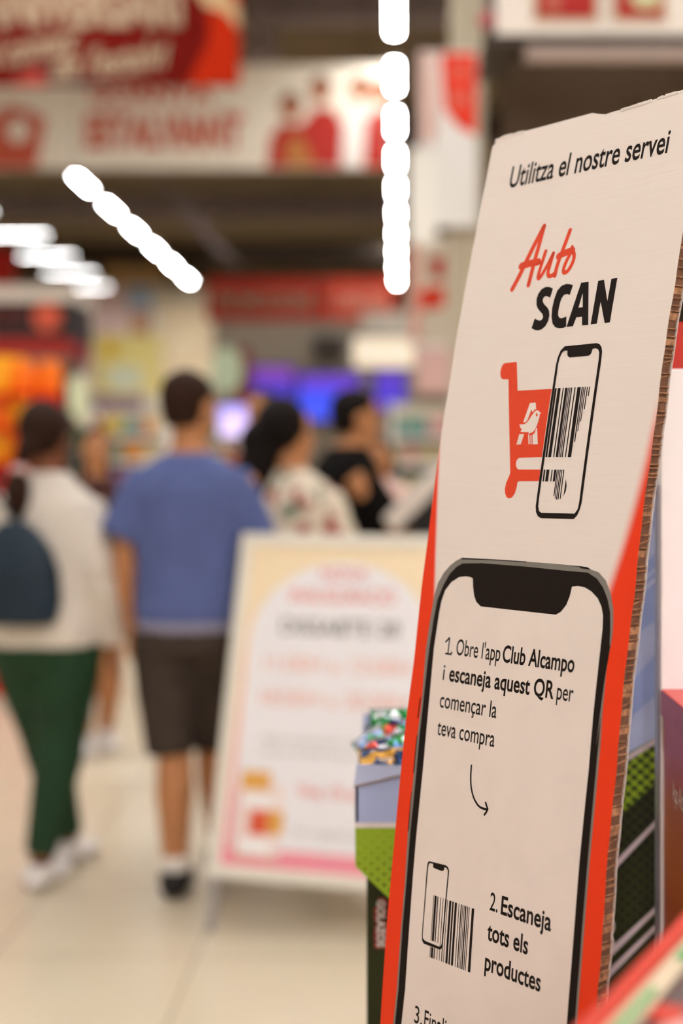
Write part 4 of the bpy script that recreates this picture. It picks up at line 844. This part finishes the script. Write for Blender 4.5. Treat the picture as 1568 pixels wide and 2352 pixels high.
for x0, x1, lab in ((1140, 1392, 'white framed red sign on the gantry, left of the pair'), (1396, 1640, 'white framed red sign with a pale oval on the gantry, right of the pair')):
    t = thing('gantry_sign', lab, 'sign', at((x0+x1)/2, 79, Y), 'framed signs standing on the gantry'); panel('frame', x0, -160, x1, 79, Y, mat('frame_bright', 'eadfd4', .5), t, .1)
    a, b_ = (x0+92, x1-26) if x0 < 1200 else (x0+18, x1-118); flat('frame_inset', [[(a-10, -150), (b_+10, -150), (b_+10, 52), (a-10, 52)]], Y, mat('inset_beige', 'c6b090', .6), t); flat('printed_panel', [[(a, -150), (b_, -150), (b_, 42), (a, 42)]], Y, mat('gantry_red', 'a8120a', .5), t, 2)
    flat('printed_figure', [disc(a+38, 8, 17, 20, 1.5)] if x0 < 1200 else [disc(b_-40, -4, 36, 20, .7)], Y, mat('gantry_rose', 'b8604c', .6) if x0 < 1200 else mat('gantry_pale', 'c9c79a', .6), t, 3)
t = thing('knob', 'small rose red knob at the left end of the gantry', 'knob', at(1118, 60, Y)); MB().ell(at(1118, 48, Y+.1), (.045, .045, .045)).build('ball', mat('ball_rose', 'b3505a', .4), t); MB().tube([at(1118, 82, Y+.1), at(1118, 60, Y+.1)], .012, 8).build('stem', M_dark, t)

# ------------------------------------------------------------------ shop front and display tower at left
Y = 14
t = thing('shop_front', 'black kiosk front with a red disc sign at the left edge', 'kiosk', at(-60, 1085, Y).xy.to_3d()+Vector((0, .5, 0)))
panel('top_trim', -420, 656, 168, 692, Y-.02, mat('trim_cream', 'd6c9bb', .5), t, 1.0); panel('sign_band', -420, 692, 164, 776, Y, mat('sign_black', '1e1512', .5), t, .9); panel('red_band', -420, 776, 160, 818, Y, mat('kiosk_red', '9a1f14', .5), t, .9); panel('lower_band', -420, 818, 152, 842, Y, mat('kiosk_taupe', '8a6a58', .6), t, .9)
flat('printed_disc', [disc(108, 728, 33)], Y, mat('disc_coral', 'd0583c', .5), t); words('FOTO', -30, 58, 746, 40, Y, mat('dull_red', '6a1a12', .5), t, 2)
for x in (-400, 135): MB().box((at(x, 0, Y).x, Y+.1, 0), (at(x+20, 0, Y).x, Y+.3, at(0, 842, Y).z)).build('post', M_dark, t)
panel('back_wall', -400, 842, 150, 1400, Y+.85, M_wall, t, .05)
Y = 39.2
t = thing('display_tower', 'tall cream tower covered in pastel posters behind the person in blue', 'display tower', at(345, 1085, Y).xy.to_3d()+Vector((0, .6, 0)))
panel('column', 168, 655, 488, 1412, Y, mat('tower_cream', 'eadfca', .6, vary=.05, scale=3), t, 1.2); panel('crown', 236, 582, 372, 655, Y, mat('crown_tan', 'c09a68', .7), t, .8)
for l, c, n in (([(168, 690), (216, 690), (216, 930), (168, 930)], 'efdad0', 'poster_shell'), ([(222, 660), (292, 660), (292, 765), (222, 765)], 'f2d2ce', 'poster_pink'), ([(292, 655), (350, 655), (350, 712), (292, 712)], 'b4c8e2', 'poster_sky'), ([(300, 712), (345, 712), (345, 770), (300, 770)], 'c9987a', 'poster_clay'),
                ([(212, 768), (372, 768), (372, 905), (212, 905)], 'ecd98c', 'poster_yellow'), ([(236, 780), (268, 780), (268, 822), (236, 822)], 'e8c02c', 'poster_gold'), ([(248, 842), (325, 842), (325, 892), (248, 892)], 'dde2c8', 'poster_sage'), ([(372, 700), (486, 700), (486, 868), (372, 868)], 'f6dfba', 'poster_sand'), ([(375, 870), (486, 870), (486, 1000), (375, 1000)], 'ddd3c4', 'poster_stone'), ([(205, 908), (330, 908), (330, 990), (205, 990)], '8d7488', 'poster_plum')):
    flat('printed_poster', [l], Y, mat(n, c, .6, vary=.1, scale=4), t, 2 if n in ('poster_gold', 'poster_sage') else 1)
t = thing('sign_disc', 'pale green oval sign to the right of the pastel tower', 'sign', at(520, 905, 15)); MB().prism([at(x, y, 15) for x, y in disc(520, 850, 36, 24, 1.5)], (0, .03, 0)).build('board', mat('sign_mint', 'b6c6a8', .6), t); wires(t, (520,), 796, 15)
t = thing('sign_disc', 'pale lime shield sign left of the pastel tower, above the ponytailed person', 'sign', at(172, 980, 12.6)); MB().prism([at(x, y, 12.6) for x, y in ((150, 868), (196, 868), (204, 930), (192, 985), (160, 940))], (0, .03, 0)).build('board', mat('sign_lime', 'd2d6b0', .6), t); wires(t, (172,), 868, 12.6)

# rack of orange and yellow bags at the left edge
Y = 8.4
t = thing('snack_rack', 'red display rack of orange and yellow bags at the left edge', 'rack', at(20, 1085, Y).xy.to_3d()+Vector((0, .2, 0)))
M_rackred = mat('rack_red', 'd21c0c', .5)
panel('back_board', -150, 850, 132, 1600, Y+.25, M_rackred, t, .03)
for y in (905, 985, 1062, 1150, 1300): MB().box(at(-150, y, Y), at(132, y+7, Y)+Vector((0, .25, 0))).build('shelf', M_rackred, t)
for x in (-150, 126): MB().box((at(x, 0, Y).x, Y+.2, 0), (at(x+8, 0, Y).x, Y+.26, at(0, 850, Y).z)).build('post', M_dark, t)
M_bago = mat('bag_orange', 'ff7a14', .35, vary=.1); M_bagy = mat('bag_yellow', 'ffb01c', .35, vary=.1); M_bagr = mat('bag_red', 'e02410', .35, vary=.1)
for row, y in enumerate((905, 985, 1062)):
    for k, x in enumerate((-18, 42, 104)):
        i = (row*2+k*3+row*k) % 3; m, cn = ((M_bagy, 'yellow'), (M_bago, 'orange'), (M_bagr, 'red'))[(0, 1, 1, 1, 0, 2, 0, 1, 2)[row*3+k]]
        c = at(x, y, Y)+Vector((0, .12, 0))
        o = MB().tube([c+Vector((0, 0, .001)), c+Vector((0, 0, .02)), c+Vector((0, 0, .09)), c+Vector((0, 0, .15)), c+Vector((0, 0, .185)), c+Vector((0, 0, .2))], [.055, .07, .078, .07, .066, .07], 14, flat=((0, 1, 0), .45)).build('snack_bag', m, None, smooth=True)
        base(o, c); tag(o, '%s snack bag, %s on the %s shelf of the red rack' % (cn, ('leftmost', 'middle one', 'rightmost')[k], ('top', 'second', 'third')[row]), 'snack bag', 'snack bags on the red rack')
t = thing('promo_topper', 'orange and yellow round topper on the red rack at the left edge', 'topper', at(50, 850, Y+.25)); MB().prism([at(x, y, Y+.26) for x, y in ((-60, 849), (-60, 828), (0, 815), (55, 822), (72, 849))], (0, .02, 0)).build('board', M_bagy, t); MB().prism([at(x, y, Y+.255) for x, y in ((90, 849), (92, 838), (112, 832), (130, 840), (130, 849))], (0, .02, 0)).build('wing', M_bago, t)

# ------------------------------------------------------------------ television wall
Y = 20
t = thing('wall_partition', 'grey beige partition carrying the television screens', 'partition', at(690, 1085, Y).xy.to_3d()+Vector((0, .2, 0))); panel('board', 490, 738, 960, 1318, Y+.1, mat('partition_grey', '94887a', .7), t, .1); panel('side_strip', 540, 800, 573, 940, Y+.06, mat('partition_maroon', '8a3a3c', .6), t, .04)
def screen_mat(name, top, mid, low, z0, z1, e):
    m = bpy.data.materials.new(name); m.use_nodes = True; nt = m.node_tree; b = nt.nodes['Principled BSDF']; b.inputs['Base Color'].default_value = (0, 0, 0, 1)
    tc = nt.nodes.new('ShaderNodeTexCoord'); sp = nt.nodes.new('ShaderNodeSeparateXYZ'); r = nt.nodes.new('ShaderNodeValToRGB'); mr = nt.nodes.new('ShaderNodeMapRange')
    nt.links.new(tc.outputs['Generated'], sp.inputs[0]); nt.links.new(sp.outputs[2], r.inputs[0])
    for i, (p, c) in enumerate(((0, low), (.45, mid), (.62, mid), (.75, top))):
        e_ = r.color_ramp.elements[i] if i < 2 else r.color_ramp.elements.new(p); e_.position = p; e_.color = (*lin(c), 1)
    nt.links.new(r.outputs[0], b.inputs['Emission Color']); b.inputs['Emission Strength'].default_value = e; return m
def tv(x0, y0, x1, y1, Y, m, lab, group='televisions on the far partition', back=.099):
    t = thing('television', lab, 'television', at((x0+x1)/2, y1+4, Y), group); panel('casing', x0-4, y0-4, x1+4, y1+4, Y, mat('tv_black', '141218', .3), t, back); panel('screen', x0, y0, x1, y1, Y-.004, m, t, .003)
tv(580, 842, 675, 946, Y, screen_mat('screen_violet', '9048c0', '4a34d0', '4a3cd8', 0, 1, 1.0), 'violet and blue television, leftmost of the three on the partition')
tv(686, 860, 826, 964, Y-.12, screen_mat('screen_blue', '6a38c8', '3c50f8', '4a60ff', 0, 1, 1.25), 'brightest blue television in the middle of the three on the partition', back=.219)
tv(862, 852, 930, 940, Y, screen_mat('screen_indigo', '6a40d0', '5638e0', '5a48d8', 0, 1, 1.0), 'narrow indigo television right of the person in black')
tv(503, 932, 584, 1002, 12, screen_mat('screen_lavender', 'b8a8ff', 'dcc4ff', 'ecd4ff', 0, 1, 1.7), 'small glowing lavender monitor just right of the head of the person in blue', 'single monitor', .03)
p = at(543, 1006, 12); t = thing('monitor_stand', 'grey post carrying the small lavender monitor', 'stand', (p.x, 12.03, 0)); MB().tube([(p.x, 12.03, .02), (p.x, 12.03, p.z)], .025, 10).build('post', legm, t); MB().tube([(p.x, 12.03, 0), (p.x, 12.03, .02)], .16, 20).build('foot', legm, t)
for x0, x1, y0, y1, lab in ((720, 790, 772, 822, 'dark switched off box on the partition above the screens'),): t = thing('speaker_box', lab, 'speaker', at(755, y1, Y)); panel('cabinet', x0, y0, x1, y1, Y-.1, mat('box_slate', '3c4044', .5), t, .199); panel('grille', x0+5, y0+5, x1-5, y1-5, Y-.105, M_dark, t, .004)
t = thing('hanging_sign', 'broad grey white hanging sign right of the far banners', 'sign', at(890, 765, 18)); panel('board', 828, 716, 945, 766, 18, mat('sign_pearl', 'c6beb2', .6), t); wires(t, (840, 930), 716, 18)
t = thing('hanging_sign', 'glowing cream light box above the person in black', 'sign', at(880, 842, 17)); panel('board', 812, 776, 950, 842, 17, mat('light_box', (1, .88, .7), emit=.3), t, .1); wires(t, (830, 930), 776, 17)
t = thing('hanging_sign', 'pale pink board beside the standee above the screens', 'sign', at(1000, 900, 12)); panel('board', 955, 795, 1045, 905, 12, mat('board_pink', 'cfa9a0', .6), t); panel('rail', 953, 790, 1047, 797, 11.99, M_white, t); wires(t, (965, 1035), 790, 12)

# ------------------------------------------------------------------ shelves of goods along the horizon
ORD = ('first', 'second', 'third', 'fourth', 'fifth', 'sixth', 'seventh', 'eighth', 'ninth', 'tenth', 'eleventh', 'twelfth')
PAL = (('green', '4f7a3a'), ('rust', 'a8562e'), ('cream', 'd4c39a'), ('red', '9c2c20'), ('teal', '4a8a80'), ('violet', '6f5a90'), ('orange', 'd08a3a'), ('grey', '8f8a86'), ('pink', 'd09a96'), ('yellow', 'cdb04a'))
def carton():
    t = thing('carton', 'carton', 'carton', (0, 0, 0), 'g'); MB().box((-.5, 0, 0), (.5, 1, 1)).build('box', M_white, t); return t
def gondola(x0, x1, Y, tops, per, where, pal, seed):
    r = random.Random(seed); xa, xb = at(x0, 0, Y).x, at(x1, 0, Y).x
    t = thing('shelf_unit', 'shelf unit %s' % where, 'shelf unit', ((xa+xb)/2, Y+.25, 0)); zt = at(0, tops[0], Y).z
    MB().box((xa, Y+.42, .05), (xb, Y+.45, zt+.25)).build('back_panel', M_cream, t)
    for s in (xa-.03, xb): MB().box((s, Y, 0), (s+.03, Y+.46, zt+.25)).build('upright', M_white, t)
    for n, yp in enumerate(tops):
        z = at(0, yp, Y).z; MB().box((xa, Y, z-.03), (xb, Y+.42, z)).build('shelf', M_white, t)
        dx = (xb-xa)/per
        for k in range(per):
            cn, cc = r.choice(pal); wd, h = dx*r.uniform(.6, .9), min(.2, (at(0, tops[0], Y).z-at(0, tops[1], Y).z-.045))*r.uniform(.75, 1)
            c = Vector((xa+dx*(k+.5), Y+.05, z+.001)); m = mat('carton_'+cn, cc, .5, vary=.1)
            o = MB().box(c+Vector((-wd/2, 0, 0)), c+Vector((wd/2, .3, h))).build('carton', m, None, bevel=.006); base(o, c)
            tag(o, '%s carton, %s from left, %s shelf, %s' % (cn, ORD[k], ('top', 'second', 'third')[n], where), 'carton', 'cartons %s' % where)
gondola(205, 375, 13, (1000, 1058, 1120), 7, 'behind the dark dressed walker', PAL, 3)
gondola(395, 590, 14.5, (1012, 1066, 1122), 8, 'behind the shoulders of the person in blue', (PAL[0], PAL[1], PAL[6], PAL[8], PAL[2]), 5)
gondola(905, 1060, 10.5, (1000, 1062, 1130), 6, 'between the person in black and the standee', (PAL[2], PAL[4], PAL[7], PAL[8], PAL[2]), 8)
gondola(-160, 200, 22, (975, 1020, 1065), 10, 'far behind the ponytailed person', PAL, 11)
gondola(590, 900, 23, (985, 1030, 1075), 10, 'below the far television partition', PAL, 12)

# self service scanner desk with a tilted screen
Y = 5.75
sa, sb = at(878, 1192, Y), at(1040, 1030, Y); dv = (sb-sa).normalized(); nn = Vector((dv.z, 0, -dv.x))
t = thing('scanner_desk', 'self service desk with a tilted white screen and black underside beside the person in black', 'desk', ((sa.x+sb.x)/2+.09, Y+.15, 0))
MB().prism([sa, sb, sb+nn*.075, sa+nn*.075], (0, .22, 0)).build('screen_frame', mat('desk_white', 'd6cabf', .4), t, bevel=.006)
MB().prism([sa+nn*.0755+dv*.02, sb+nn*.0755, sb+nn*.24-dv*.02, sa+nn*.16+dv*.06], (0.0, .215, 0)).build('housing', mat('desk_black', '15100e', .6), t, bevel=.006)
cx_ = (sa.x+sb.x)/2+.1; MB().box((cx_-.08, Y+.08, .02), (cx_+.1, Y+.2, 1.2)).build('column', MATS['desk_black'], t); MB().box((cx_-.2, Y-.03, 0), (cx_+.22, Y+.3, .02)).build('foot', MATS['desk_black'], t)

# ------------------------------------------------------------------ tidy up the lettering source
bpy.data.objects.remove(FO); bpy.data.curves.remove(FC)
